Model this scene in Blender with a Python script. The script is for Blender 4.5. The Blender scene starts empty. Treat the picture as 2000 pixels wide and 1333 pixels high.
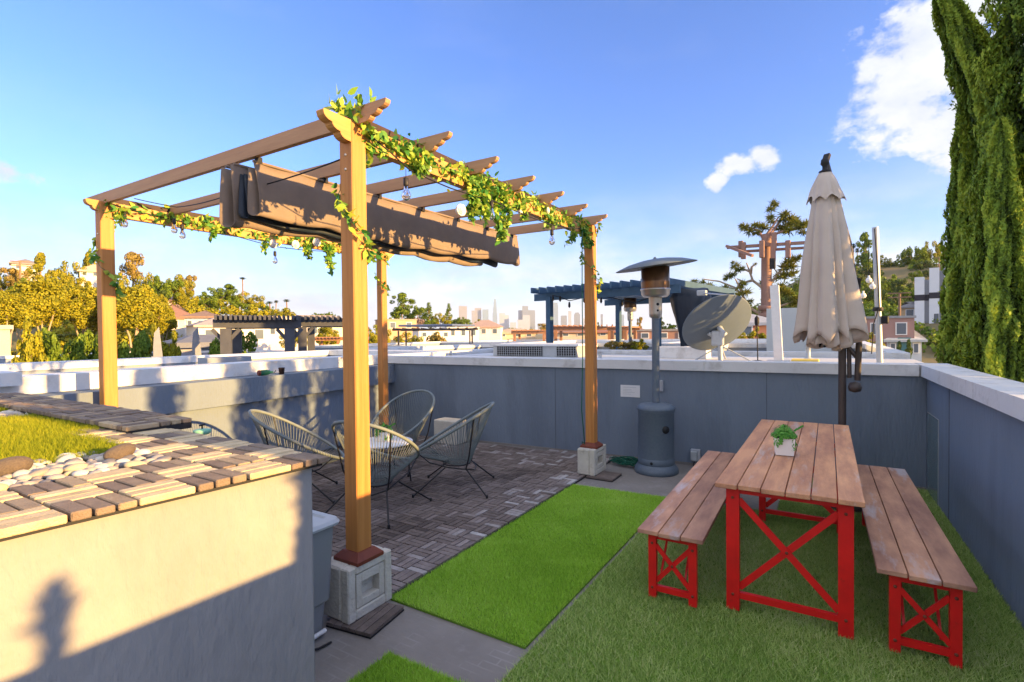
import bpy, bmesh, math, random
import numpy as np
from mathutils import Vector, Matrix
R_ = math.radians
rnd = random.Random(7)
rng = np.random.default_rng(7)
scn = bpy.context.scene
COL = scn.collection

# ------------------------------------------------------------------ camera
F_PX, YAW, PITCH, ROLL = 1006.3, R_(31.22), R_(-0.954), R_(-0.571)
CAM = Vector((0, 0, 1.6))
fw = Vector((-math.sin(YAW)*math.cos(PITCH), math.cos(YAW)*math.cos(PITCH), math.sin(PITCH)))
rt0 = Vector((math.cos(YAW), math.sin(YAW), 0)); up0 = rt0.cross(fw)
RT = math.cos(ROLL)*rt0 + math.sin(ROLL)*up0
UP = -math.sin(ROLL)*rt0 + math.cos(ROLL)*up0
FW = fw
cam_d = bpy.data.cameras.new('camera'); cam = bpy.data.objects.new('camera', cam_d); COL.objects.link(cam)
cam.matrix_world = Matrix(((RT.x, UP.x, -FW.x, CAM.x), (RT.y, UP.y, -FW.y, CAM.y), (RT.z, UP.z, -FW.z, CAM.z), (0, 0, 0, 1)))
cam_d.sensor_width = 36; cam_d.lens = 36*F_PX/2000; cam_d.clip_start = .05; cam_d.clip_end = 30000
scn.camera = cam

def ray(px, py):
    return RT*((px-1000)/F_PX) - UP*((py-666.5)/F_PX) + FW
def far(px, py, d):                     # point seen at a photo pixel at horizontal distance d
    v = ray(px, py); v = v/math.hypot(v.x, v.y); return CAM + v*d

# ------------------------------------------------------------------ sun, sky
SUN_EL, SUN_AZ = R_(10.1), R_(4.0)      # azimuth measured from +X towards +Y
sdir = Vector((math.cos(SUN_EL)*math.cos(SUN_AZ), math.cos(SUN_EL)*math.sin(SUN_AZ), math.sin(SUN_EL)))
sl = bpy.data.lights.new('sun', 'SUN'); so = bpy.data.objects.new('sun', sl); COL.objects.link(so)
so.rotation_euler = sdir.to_track_quat('Z', 'Y').to_euler(); so.location = (20, 0, 20)
sl.energy = 4.2; sl.angle = R_(0.6); sl.color = (1.0, .60, .21)
scn.view_settings.view_transform = 'Standard'; scn.view_settings.look = 'None'
scn.view_settings.exposure = 2.0; scn.view_settings.gamma = 1.0
W = bpy.data.worlds.new('World'); scn.world = W; W.use_nodes = True
nt = W.node_tree; N = nt.nodes; L = nt.links; N.clear()
out = N.new('ShaderNodeOutputWorld'); bg = N.new('ShaderNodeBackground'); L.new(bg.outputs[0], out.inputs[0])
bg.inputs[1].default_value = 0.14
sky = N.new('ShaderNodeTexSky'); sky.sky_type = 'NISHITA'; sky.sun_disc = False
sky.sun_elevation = SUN_EL; sky.sun_rotation = R_(90)-SUN_AZ
sky.air_density = 1.0; sky.dust_density = 0.6; sky.ozone_density = 2.5; sky.altitude = 100
def wmath(op, a, b=None, c=None, clamp=False):
    n = N.new('ShaderNodeMath'); n.operation = op; n.use_clamp = clamp
    for i, v in enumerate((a, b, c)):
        if v is None: continue
        if isinstance(v, (int, float)): n.inputs[i].default_value = v
        else: L.new(v, n.inputs[i])
    return n.outputs[0]
tc = N.new('ShaderNodeTexCoord'); vn = N.new('ShaderNodeVectorMath'); vn.operation = 'NORMALIZE'
L.new(tc.outputs['Generated'], vn.inputs[0]); DIR = vn.outputs[0]
sx = N.new('ShaderNodeSeparateXYZ'); L.new(DIR, sx.inputs[0]); EL = sx.outputs[2]
def wnoise(scale, zs, detail=6, rough=.55, off=0):
    mp = N.new('ShaderNodeMapping'); L.new(DIR, mp.inputs[0]); mp.inputs['Scale'].default_value = (1, 1, zs); mp.inputs['Location'].default_value = (off, off, 0)
    n = N.new('ShaderNodeTexNoise'); n.inputs['Scale'].default_value = scale; n.inputs['Detail'].default_value = detail; n.inputs['Roughness'].default_value = rough
    L.new(mp.outputs[0], n.inputs['Vector']); return n.outputs['Fac']
n1 = wnoise(9, 1.6, 8, .62); n2 = wnoise(3.2, 5.0, 6, .55, 3.1); n3 = wnoise(22, 1.3, 5, .6, 1.7)
def blob(px, py, rad, soft=.9, flat=1.0):
    v = ray(px, py).normalized()
    s = N.new('ShaderNodeVectorMath'); s.operation = 'SUBTRACT'; L.new(DIR, s.inputs[0]); s.inputs[1].default_value = v
    m = N.new('ShaderNodeVectorMath'); m.operation = 'MULTIPLY'; L.new(s.outputs[0], m.inputs[0]); m.inputs[1].default_value = (1, 1, flat)
    l = N.new('ShaderNodeVectorMath'); l.operation = 'LENGTH'; L.new(m.outputs[0], l.inputs[0])
    return wmath('MULTIPLY_ADD', l.outputs['Value'], -1.0/rad, 1.0)      # 1 at the centre, 0 at the rim
cum = None
for b in [(1790, 170, .115), (1850, 80, .12), (1885, 240, .09), (1730, 200, .06), (1960, 120, .14), (1450, 325, .048, .9, 2.0), (1400, 362, .028), (0, 338, .045, .9, 1.5), (1490, 310, .03)]:
    o = blob(*b); cum = o if cum is None else wmath('MAXIMUM', cum, o)
cm = wmath('ADD', cum, wmath('MULTIPLY', wmath('SUBTRACT', n1, .5), 2.2))
cm = wmath('ADD', cm, wmath('MULTIPLY', wmath('SUBTRACT', n3, .5), 1.6))
cm = wmath('MULTIPLY', wmath('SUBTRACT', cm, .20), 2.6, clamp=True)
cm = wmath('MULTIPLY', cm, wmath('GREATER_THAN', cum, -1.2))
cm = wmath('MULTIPLY', cm, wmath('MULTIPLY_ADD', cum, 3.0, 1.0, True))
# low bank of thin cloud near the horizon
lo = wmath('MULTIPLY_ADD', EL, -3.3, 1.0, True)
ls = wmath('MULTIPLY', wmath('SUBTRACT', wmath('ADD', n2, wmath('MULTIPLY', n1, .35)), .52), 3.2, clamp=True)
lowc = wmath('MULTIPLY', wmath('POWER', lo, 1.5), wmath('MULTIPLY_ADD', ls, 1.3, .34), clamp=True)
# faint high cirrus
ci = wmath('MULTIPLY', wmath('SUBTRACT', wnoise(2.3, 3.0, 5, .5, 7.7), .52), 1.1, clamp=True)
ci = wmath('MULTIPLY', ci, .45)
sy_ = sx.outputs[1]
back = wmath('MULTIPLY', wmath('SUBTRACT', wmath('MULTIPLY', sy_, -1.0), .15), 3.0, clamp=True)  # unseen cloud bank behind the camera, added to fill shaded faces
ov = wmath('MULTIPLY', wmath('MULTIPLY', wmath('SUBTRACT', EL, .60), 5.0, clamp=True), wmath('MULTIPLY', wmath('SUBTRACT', n1, .36), 4.0, clamp=True))  # unseen overhead cloud, added for brighter and more neutral ambient light
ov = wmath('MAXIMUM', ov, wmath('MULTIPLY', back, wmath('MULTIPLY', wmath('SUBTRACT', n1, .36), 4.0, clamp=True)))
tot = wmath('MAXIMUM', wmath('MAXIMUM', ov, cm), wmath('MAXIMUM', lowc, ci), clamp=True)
hs = N.new('ShaderNodeHueSaturation'); L.new(sky.outputs[0], hs.inputs['Color'])
hs.inputs['Saturation'].default_value = 1.0; hs.inputs['Value'].default_value = 1.0
tint = N.new('ShaderNodeMixRGB'); tint.blend_type = 'MULTIPLY'; tint.inputs[0].default_value = 1.0
L.new(hs.outputs[0], tint.inputs[1]); tint.inputs[2].default_value = (.43, .51, .80, 1)
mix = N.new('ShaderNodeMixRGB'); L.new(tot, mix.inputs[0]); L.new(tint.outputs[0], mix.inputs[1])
CLOUD = N.new('ShaderNodeMixRGB'); L.new(wmath('MULTIPLY', wmath('SUBTRACT', n1, .38), 3.5, clamp=True), CLOUD.inputs[0])
CLOUD.inputs[1].default_value = (1.36, 1.5, 1.76, 1); CLOUD.inputs[2].default_value = (1.85, 1.9, 2.0, 1)
CL2 = N.new('ShaderNodeMixRGB'); L.new(ov, CL2.inputs[0]); L.new(CLOUD.outputs[0], CL2.inputs[1]); CL2.inputs[2].default_value = (3.9, 3.75, 3.55, 1)  # extra-bright colour of the added fill clouds
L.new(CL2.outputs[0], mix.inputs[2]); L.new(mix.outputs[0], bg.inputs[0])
scn.cycles.use_denoising = True
scn.cycles.max_bounces = 6; scn.cycles.diffuse_bounces = 3; scn.cycles.glossy_bounces = 3
scn.cycles.transmission_bounces = 6; scn.cycles.transparent_max_bounces = 8; scn.cycles.volume_bounces = 1
scn.cycles.sample_clamp_indirect = 6

# ------------------------------------------------------------------ materials
MATS = {}
def mat(name, col, rough=.8, col2=None, scale=8, stretch=(1, 1, 1), detail=5, bump=0, bscale=None, metal=0, spec=.3,
        tone=None, transl=0, contrast=1.0, trans=0, emit=None, ior=1.45, stain=None):
    if name in MATS: return MATS[name]
    m = bpy.data.materials.new(name); m.use_nodes = True; t = m.node_tree; n = t.nodes; l = t.links; n.clear()
    o = n.new('ShaderNodeOutputMaterial'); b = n.new('ShaderNodeBsdfPrincipled'); l.new(b.outputs[0], o.inputs[0])
    b.inputs['Roughness'].default_value = rough; b.inputs['Metallic'].default_value = metal
    b.inputs['Specular IOR Level'].default_value = spec; b.inputs['IOR'].default_value = ior
    if trans: b.inputs['Transmission Weight'].default_value = trans
    tcn = n.new('ShaderNodeTexCoord'); mp = n.new('ShaderNodeMapping'); l.new(tcn.outputs['Object'], mp.inputs[0]); mp.inputs['Scale'].default_value = stretch
    c_out = None
    if col2 is not None:
        nz = n.new('ShaderNodeTexNoise'); nz.inputs['Scale'].default_value = scale; nz.inputs['Detail'].default_value = detail; nz.inputs['Roughness'].default_value = .6
        l.new(mp.outputs[0], nz.inputs['Vector'])
        mr = n.new('ShaderNodeMapRange'); mr.inputs[1].default_value = .5-.22/contrast; mr.inputs[2].default_value = .5+.22/contrast
        l.new(nz.outputs['Fac'], mr.inputs[0])
        mx = n.new('ShaderNodeMixRGB'); mx.inputs[1].default_value = (*col, 1); mx.inputs[2].default_value = (*col2, 1); l.new(mr.outputs[0], mx.inputs[0])
        c_out = mx.outputs[0]
    if stain is not None:               # (colour, scale, threshold, amount)
        nz2 = n.new('ShaderNodeTexNoise'); nz2.inputs['Scale'].default_value = stain[1]; nz2.inputs['Detail'].default_value = 6; nz2.inputs['Roughness'].default_value = .65
        l.new(mp.outputs[0], nz2.inputs['Vector'])
        mr2 = n.new('ShaderNodeMapRange'); mr2.inputs[1].default_value = stain[2]; mr2.inputs[2].default_value = stain[2]+.12; mr2.inputs[4].default_value = stain[3]
        l.new(nz2.outputs['Fac'], mr2.inputs[0])
        mx3 = n.new('ShaderNodeMixRGB'); l.new(mr2.outputs[0], mx3.inputs[0]); mx3.inputs[2].default_value = (*stain[0], 1)
        if c_out is None: mx3.inputs[1].default_value = (*col, 1)
        else: l.new(c_out, mx3.inputs[1])
        c_out = mx3.outputs[0]
    if tone is not None:                # per-face tone attribute picks a colour between col and tone colours
        at = n.new('ShaderNodeAttribute'); at.attribute_name = 'tone'
        cr = n.new('ShaderNodeValToRGB'); cr.color_ramp.interpolation = 'LINEAR'
        els = cr.color_ramp.elements; els[0].color = (*tone[0], 1); els[0].position = 0; els[1].color = (*tone[-1], 1); els[1].position = 1
        for k, cc in enumerate(tone[1:-1]):
            e = els.new((k+1)/(len(tone)-1)); e.color = (*cc, 1)
        l.new(at.outputs['Fac'], cr.inputs[0])
        if c_out is not None:
            mm = n.new('ShaderNodeMixRGB'); mm.blend_type = 'MULTIPLY'; mm.inputs[0].default_value = 1; l.new(c_out, mm.inputs[1]); l.new(cr.outputs[0], mm.inputs[2]); c_out = mm.outputs[0]
        else: c_out = cr.outputs[0]
    if c_out is not None: l.new(c_out, b.inputs['Base Color'])
    else: b.inputs['Base Color'].default_value = (*col, 1)
    if bump:
        nb = n.new('ShaderNodeTexNoise'); nb.inputs['Scale'].default_value = bscale or scale*4; nb.inputs['Detail'].default_value = 4
        l.new(mp.outputs[0], nb.inputs['Vector'])
        bp = n.new('ShaderNodeBump'); bp.inputs['Strength'].default_value = bump; bp.inputs['Distance'].default_value = .01
        l.new(nb.outputs['Fac'], bp.inputs['Height']); l.new(bp.outputs[0], b.inputs['Normal'])
    if transl:
        tr = n.new('ShaderNodeBsdfTranslucent'); ms = n.new('ShaderNodeMixShader'); ms.inputs[0].default_value = transl
        if c_out is not None: l.new(c_out, tr.inputs[0])
        else: tr.inputs[0].default_value = (*col, 1)
        l.new(b.outputs[0], ms.inputs[1]); l.new(tr.outputs[0], ms.inputs[2]); l.new(ms.outputs[0], o.inputs[0])
    if emit: b.inputs['Emission Color'].default_value = (*emit, 1); b.inputs['Emission Strength'].default_value = 1
    MATS[name] = m; return m

M = dict(
 stucco=mat('grey_stucco', (.155, .195, .25), .92, (.185, .228, .285), 1.6, (1, 1, .22), bump=.9, bscale=45, stain=((.125, .155, .20), 1.3, .50, .6)),
 planterst=mat('planter_stucco', (.265, .26, .25), .9, (.305, .295, .28), 2.2, (1, 1, .4), bump=1.0, bscale=30, stain=((.225, .225, .222), 1.7, .52, .55)),
 cap=mat('parapet_cap', (.60, .62, .63), .6, (.70, .71, .71), 2.0, bump=.3, bscale=30, stain=((.40, .39, .37), 3.3, .52, .55)),
 concrete=mat('concrete_floor', (.19, .175, .16), .85, (.25, .235, .22), 3.0, bump=.5, bscale=30, stain=((.30, .29, .28), 5.0, .58, .5)),
 roofm=mat('roof_membrane', (.50, .52, .54), .8, (.60, .61, .62), 1.5, stain=((.32, .31, .30), .9, .55, .6)),
 tgrey=mat('townhouse_grey', (.22, .26, .31), .9, (.26, .29, .34), 1.2),
 slat=mat('weathered_slat', (1, 1, 1), .75, (.6, .6, .6), 5, (3, 3, 3), bump=.5, bscale=45, tone=[(.10, .078, .068), (.21, .168, .148), (.31, .26, .24), (.54, .52, .51)]),
 pslat=mat('planter_slat', (1, 1, 1), .75, (.72, .70, .68), 6, (4, 4, 4), bump=.6, bscale=50, tone=[(.14, .105, .08), (.27, .205, .15), (.60, .47, .28), (.72, .58, .36)]),
 dark=mat('dark_plastic', (.02, .02, .022), .6),
 post=mat('cedar_post', (.55, .245, .07), .55, (.42, .165, .04), 5, (9, 9, .30), contrast=1.2, bump=.25, bscale=30, spec=.35),
 rafter=mat('cedar_rafter', (.50, .29, .155), .6, (.40, .22, .12), 5, (.5, 6, 6), bump=.2, bscale=30),
 beam=mat('cedar_beam', (.62, .33, .11), .6, (.44, .21, .07), 5, (6, .4, 6), bump=.2, bscale=30),
 collar=mat('oxblood_collar', (.13, .035, .025), .5, (.22, .06, .03), 6),
 darkwood=mat('dark_wood', (.035, .022, .018), .6, (.06, .035, .025), 6),
 block=mat('cast_concrete', (.50, .47, .40), .95, (.62, .59, .51), 9, bump=.8, bscale=50, stain=((.36, .31, .24), 7, .6, .7)),
 fabric=mat('shade_cloth', (.20, .155, .125), .9, (.24, .185, .145), 8, bump=.5, bscale=9, transl=.05),
 leaf=mat('vine_leaf', (.1, .3, .05), .45, tone=[(.02, .12, .03), (.07, .24, .04), (.24, .40, .05), (.46, .52, .07)], transl=.25),
 rose=mat('silk_rose', (.80, .72, .64), .7, (.86, .80, .74), 30),
 cable=mat('black_cable', (.015, .015, .018), .6), socket=mat('black_socket', (.03, .028, .03), .5),
 glass=mat('clear_glass', (1, 1, 1), .02, trans=1, spec=.5),
 cord=mat('grey_cord', (.15, .18, .18), .55, (.19, .22, .215), 30), rod=mat('black_rod', (.015, .015, .017), .4, spec=.5),
 white=mat('white_paint', (.78, .78, .76), .6, (.70, .70, .69), 12), pot=mat('white_ceramic', (.80, .78, .74), .35, spec=.5),
 red=mat('red_paint', (.78, .014, .014), .35, (.60, .012, .013), 9, spec=.5, bump=.1, bscale=60, stain=((.30, .02, .015), 14, .64, .6)),
 table=mat('worn_plank', (.70, .36, .185), .6, (.43, .205, .12), 3.6, (3.2, .5, 2), bump=.5, bscale=30, contrast=1.5, stain=((.55, .48, .44), 2.4, .57, .7), tone=[(.80, .72, .68), (1.0, 1.0, 1.0), (1.12, 1.14, 1.14)]),
 bench=mat('worn_bench_plank', (.58, .33, .21), .6, (.31, .165, .12), 3.0, (2.6, .6, 2), bump=.35, bscale=30, contrast=1.5, stain=((.50, .49, .53), 2.0, .54, .85), tone=[(.85, .82, .80), (1.0, 1.0, 1.0), (1.15, 1.1, 1.08)]),
 heater=mat('hammered_steel', (.10, .135, .175), .5, (.125, .16, .20), 40, metal=.15, spec=.5, bump=.15, bscale=120),
 hsteel=mat('brushed_steel', (.45, .44, .42), .35, (.50, .48, .45), 30, metal=.7), mesh=mat('burner_mesh', (.30, .17, .08), .35, (.12, .07, .05), 6, (1, 1, .4), metal=.7),
 canvas=mat('sand_canvas', (.56, .49, .42), .9, (.61, .54, .47), 6, bump=.15, bscale=80, transl=.1),
 umbr=mat('bronze_pole', (.055, .042, .036), .45, spec=.5),
 bin=mat('grey_tub', (.22, .23, .235), .45, (.25, .26, .265), 4, spec=.4), lid=mat('grey_lid', (.42, .45, .47), .5, (.47, .50, .52), 5, bump=.1), tape=mat('yellow_latch', (.75, .62, .18), .6),
 paper=mat('paper', (.72, .72, .72), .9, (.66, .66, .66), 9), plate=mat('grey_plate', (.40, .42, .45), .5),
 green=mat('green_cord', (.01, .10, .06), .5), hose=mat('hose', (.08, .35, .18), .5), tint=mat('tinted_panel', (.15, .21, .22), .15, (.12, .17, .18), 3, spec=.5),
 dish=mat('grey_dish', (.10, .13, .16), .55, (.12, .15, .18), 3), galv=mat('galvanised', (.45, .48, .50), .45, (.38, .41, .43), 20, metal=.3),
 blue=mat('blue_pergola', (.04, .085, .14), .6, (.055, .11, .175), 5), slate=mat('slate_pergola', (.055, .06, .075), .7, (.08, .085, .10), 5), tarp=mat('dark_tarp', (.010, .016, .028), .45, (.018, .028, .045), 3, spec=.4, bump=.6, bscale=4),
 bark=mat('tan_bark', (.30, .20, .14), .9, (.20, .13, .09), 4, (3, 3, .6), bump=.5), palebark=mat('pale_bark', (.42, .33, .24), .9, (.30, .23, .17), 4, (3, 3, .6)),
 towerbark=mat('tower_bark', (.33, .20, .16), .8, (.25, .15, .12), 4, (3, 3, .6)), needle=mat('tower_needle', (.1, .2, .05), .7, tone=[(.05, .08, .015), (.17, .19, .025), (.34, .29, .04)], transl=.15),
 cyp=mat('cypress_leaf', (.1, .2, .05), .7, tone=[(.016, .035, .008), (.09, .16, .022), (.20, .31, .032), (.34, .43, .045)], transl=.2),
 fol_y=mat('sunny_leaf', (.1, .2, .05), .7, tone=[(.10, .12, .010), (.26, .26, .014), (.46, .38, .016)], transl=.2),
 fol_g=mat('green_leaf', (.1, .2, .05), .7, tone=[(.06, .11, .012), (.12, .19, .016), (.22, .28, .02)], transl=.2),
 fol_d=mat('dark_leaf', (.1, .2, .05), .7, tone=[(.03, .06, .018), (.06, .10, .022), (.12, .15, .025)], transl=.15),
 fol_r=mat('rusty_leaf', (.1, .2, .05), .7, tone=[(.16, .13, .03), (.30, .23, .05), (.42, .30, .10)], transl=.2),
 fol_p=mat('mauve_leaf', (.1, .2, .05), .7, tone=[(.14, .10, .09), (.22, .16, .14), (.30, .22, .19)], transl=.1),
 succ=mat('succulent', (.1, .3, .05), .5, tone=[(.03, .16, .02), (.09, .32, .04), (.22, .45, .08)], transl=.15),
 turf=mat('bright_turf', (.1, .3, .03), .7, tone=[(.18, .36, .03), (.32, .57, .05), (.46, .72, .08), (.56, .76, .18)], transl=.2),
 turf2=mat('dull_turf', (.1, .2, .05), .8, tone=[(.15, .27, .06), (.29, .42, .10), (.43, .56, .17), (.60, .62, .33)], transl=.15),
 turf3=mat('planter_turf', (.1, .2, .05), .8, tone=[(.14, .19, .008), (.27, .31, .012), (.44, .42, .03)], transl=.2),
 turfbase=mat('turf_base', (.10, .21, .02), .95, (.14, .26, .03), 40), soil=mat('soil', (.10, .075, .05), .95, (.15, .12, .08), 10),
 pebble=mat('pebble', (1, 1, 1), .6, (.8, .78, .75), 22, detail=4, bump=.1, tone=[(.16, .16, .18), (.34, .29, .24), (.52, .46, .38), (.62, .50, .28), (.70, .66, .60)]),
 rock=mat('brown_rock', (.26, .20, .14), .8, (.14, .11, .09), 9, bump=.9, bscale=25),
)
def ghost(m_):
    t = m_.node_tree; n, l = t.nodes, t.links; b = [x for x in n if x.type == 'BSDF_PRINCIPLED'][0]; src = b.inputs['Base Color'].links[0].from_socket
    tcn = n.new('ShaderNodeTexCoord'); br = n.new('ShaderNodeTexBrick'); l.new(tcn.outputs['Object'], br.inputs['Vector']); br.inputs['Scale'].default_value = 1; br.inputs['Brick Width'].default_value = .15; br.inputs['Row Height'].default_value = .05; br.inputs['Mortar Size'].default_value = .006; br.inputs['Mortar Smooth'].default_value = .6
    ck = n.new('ShaderNodeTexNoise'); ck.inputs['Scale'].default_value = 4.5; ck.inputs['Detail'].default_value = 5; l.new(tcn.outputs['Object'], ck.inputs['Vector'])
    mr = n.new('ShaderNodeMapRange'); mr.inputs[1].default_value = .48; mr.inputs[2].default_value = .70; mr.inputs[4].default_value = .35; l.new(ck.outputs['Fac'], mr.inputs[0])
    mu = n.new('ShaderNodeMath'); mu.operation = 'MULTIPLY'; l.new(mr.outputs[0], mu.inputs[0]); l.new(br.outputs['Fac'], mu.inputs[1])
    mx = n.new('ShaderNodeMixRGB'); l.new(mu.outputs[0], mx.inputs[0]); l.new(src, mx.inputs[1]); mx.inputs[2].default_value = (.42, .41, .40, 1); l.new(mx.outputs[0], b.inputs['Base Color'])
ghost(M['concrete'])
def cm_(name, c, k=.85, **kw):
    return mat(name, c, kw.pop('rough', .85), tuple(x*k for x in c), kw.pop('scale', 3), **kw)

# ------------------------------------------------------------------ mesh building
class MB:
    def __init__(s): s.v = []; s.f = []; s.t = []; s.sm = []
    def add(s, vs, fs, tone=.5, smooth=False):
        o = len(s.v); s.v += [tuple(v) for v in vs]; s.f += [tuple(i+o for i in f) for f in fs]
        s.t += [tone]*len(fs); s.sm += [smooth]*len(fs)
    def box(s, x0, x1, y0, y1, z0, z1, tone=.5, rz=0, c=None, bev=0):
        if bev:
            b = bev
            ring = lambda z, q: [(x0+q, y0+b), (x0+b, y0+q), (x1-b, y0+q), (x1-q, y0+b), (x1-q, y1-b), (x1-b, y1-q), (x0+b, y1-q), (x0+q, y1-b)]
            vs = [(x, y, z) for z, q in ((z0, b*.8), (z0+b, 0), (z1-b, 0), (z1, b*.8)) for x, y in ring(z, q)]
            fs = [tuple(range(7, -1, -1)), tuple(range(24, 32))]
            for k in range(3):
                for i in range(8):
                    j = (i+1) % 8; fs.append((k*8+i, k*8+j, k*8+8+j, k*8+8+i))
        else:
            vs = [(x0, y0, z0), (x1, y0, z0), (x1, y1, z0), (x0, y1, z0), (x0, y0, z1), (x1, y0, z1), (x1, y1, z1), (x0, y1, z1)]
            fs = [(0, 3, 2, 1), (4, 5, 6, 7), (0, 1, 5, 4), (1, 2, 6, 5), (2, 3, 7, 6), (3, 0, 4, 7)]
        if rz:
            cx, cy = c or ((x0+x1)/2, (y0+y1)/2); C_, S_ = math.cos(rz), math.sin(rz)
            vs = [(cx+(x-cx)*C_-(y-cy)*S_, cy+(x-cx)*S_+(y-cy)*C_, z) for x, y, z in vs]
        s.add(vs, fs, tone)
    def prism(s, poly, z0, z1, tone=.5):        # polygon in XY extruded in z
        n = len(poly); vs = [(x, y, z0) for x, y in poly]+[(x, y, z1) for x, y in poly]
        s.add(vs, [tuple(range(n-1, -1, -1)), tuple(range(n, 2*n))]+[(i, (i+1) % n, n+(i+1) % n, n+i) for i in range(n)], tone)
    def bar(s, a, b, w, h=None, tone=.5, up=(0, 0, 1)):
        a, b = Vector(a), Vector(b); d = (b-a).normalized(); h = h or w
        u = Vector(up)
        if abs(d.dot(u)) > .98: u = Vector((0, 1, 0))
        r = d.cross(u).normalized(); u = r.cross(d)
        vs = [p+r*sx*w/2+u*sz*h/2 for p in (a, b) for sx, sz in ((-1, -1), (1, -1), (1, 1), (-1, 1))]
        s.add(vs, [(3, 2, 1, 0), (4, 5, 6, 7), (0, 1, 5, 4), (1, 2, 6, 5), (2, 3, 7, 6), (3, 0, 4, 7)], tone)
    def tube(s, pts, r, n=8, r1=None, tone=.5, cap=True):
        pts = [Vector(p) for p in pts]; m = len(pts); vs = []; pu = None
        for i, p in enumerate(pts):
            d = (pts[min(i+1, m-1)]-pts[max(i-1, 0)]).normalized()
            if pu is None: pu = d.cross(Vector((0, 0, 1)) if abs(d.z) < .95 else Vector((1, 0, 0))).normalized()
            pu = (pu-d*pu.dot(d)).normalized(); w = d.cross(pu)
            rr = r if r1 is None else r+(r1-r)*i/(m-1)
            if isinstance(r, (list, tuple)): rr = r[i]
            for k in range(n):
                a = 2*math.pi*k/n; vs.append(p+(pu*math.cos(a)+w*math.sin(a))*rr)
        fs = [(i*n+k, i*n+(k+1) % n, (i+1)*n+(k+1) % n, (i+1)*n+k) for i in range(m-1) for k in range(n)]
        s.add(vs, fs, tone, True)
        if cap: s.add([vs[k] for k in range(n)], [tuple(range(n-1, -1, -1))], tone); s.add([vs[(m-1)*n+k] for k in range(n)], [tuple(range(n))], tone)
    def ring(s, pts, r, n=8, tone=.5):
        pts = [Vector(p) for p in pts]; m = len(pts); c = sum(pts, Vector())/m; vs = []
        for i, p in enumerate(pts):
            d = (pts[(i+1) % m]-pts[i-1]).normalized(); u = (p-c); u = (u-d*u.dot(d)).normalized(); w = d.cross(u)
            for k in range(n):
                a = 2*math.pi*k/n; vs.append(p+(u*math.cos(a)+w*math.sin(a))*r)
        s.add(vs, [(i*n+k, i*n+(k+1) % n, ((i+1) % m)*n+(k+1) % n, ((i+1) % m)*n+k) for i in range(m) for k in range(n)], tone, True)
    def lathe(s, prof, c=(0, 0, 0), n=24, tone=.5, mtx=None):
        vs = []; c = Vector(c)
        for r, z in prof:
            for k in range(n):
                a = 2*math.pi*k/n; p = Vector((r*math.cos(a), r*math.sin(a), z))
                if mtx is not None: p = mtx @ p
                vs.append(c+p)
        fs = [(i*n+k, i*n+(k+1) % n, (i+1)*n+(k+1) % n, (i+1)*n+k) for i in range(len(prof)-1) for k in range(n)]
        s.add(vs, fs, tone, True)
        for e, (r, z) in ((0, prof[0]), (len(prof)-1, prof[-1])):
            if r > 1e-4: s.add(vs[e*n:(e+1)*n], [tuple(range(n))[::(-1 if e == 0 else 1)]], tone)
    def build(s, name, m, parent=None, loc=None):
        me = bpy.data.meshes.new(name); me.from_pydata(s.v, [], s.f); me.update()
        a = me.attributes.new('tone', 'FLOAT', 'FACE'); a.data.foreach_set('value', np.array(s.t, 'f'))
        me.polygons.foreach_set('use_smooth', np.array(s.sm, bool)); me.materials.append(m)
        return link(name, me, parent, loc)
def link(name, me, parent=None, loc=None):
    o = bpy.data.objects.new(name, me); COL.objects.link(o)
    if parent is not None: o.parent = parent
    if loc is not None: o.location = loc
    return o
def cards(pts, nrm, size, tone, m, name, parent=None, loc=None, aspect=.55, shape='leaf'):
    """many leaf-sized faces at pts (Nx3), facing roughly nrm, of given sizes"""
    pts = np.asarray(pts, float); n = len(pts); nrm = np.asarray(nrm, float)
    nrm = nrm/np.maximum(np.linalg.norm(nrm, axis=1, keepdims=True), 1e-6)
    t = rng.normal(size=(n, 3)); t -= nrm*(t*nrm).sum(1, keepdims=True); t /= np.maximum(np.linalg.norm(t, axis=1, keepdims=True), 1e-6)
    b = np.cross(nrm, t); s = np.broadcast_to(np.asarray(size, float), (n,))[:, None]
    V = np.stack([pts-t*s, pts-b*s*aspect-t*s*.1, pts+t*s, pts+b*s*aspect-t*s*.1], 1).reshape(-1, 3)
    return quads(V, np.asarray(tone, 'f'), m, name, parent, loc)
def quads(V, tone, m, name, parent=None, loc=None, k=4):
    n = len(V)//k; me = bpy.data.meshes.new(name)
    me.vertices.add(len(V)); me.vertices.foreach_set('co', V.astype('f').ravel())
    me.loops.add(len(V)); me.loops.foreach_set('vertex_index', np.arange(len(V), dtype=np.int32))
    me.polygons.add(n); me.polygons.foreach_set('loop_start', np.arange(0, len(V), k, dtype=np.int32))
    try: me.polygons.foreach_set('loop_total', np.full(n, k, dtype=np.int32))
    except Exception: pass
    me.update(calc_edges=True)
    a = me.attributes.new('tone', 'FLOAT', 'FACE'); a.data.foreach_set('value', np.clip(np.broadcast_to(tone, (n,)), 0, 1).astype('f'))
    me.materials.append(m); return link(name, me, parent, loc)
def tag(o, label=None, cat=None, group=None, kind=None):
    if label: o['label'] = label
    if cat: o['category'] = cat
    if group: o['group'] = group
    if kind: o['kind'] = kind
    return o
def empty(name, loc=(0, 0, 0), rz=0, label=None, cat=None, group=None):
    o = bpy.data.objects.new(name, None); COL.objects.link(o); o.location = loc; o.rotation_euler = (0, 0, rz); o.empty_display_size = .1
    return tag(o, label, cat, group)
def copy_tree(o, parent=None):
    c = o.copy(); COL.objects.link(c)
    if parent is not None: c.parent = parent
    for ch in list(o.children): copy_tree(ch, c)
    return c
def bx(*a, **k):
    b = MB(); b.box(*a, **k); return b
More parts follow.
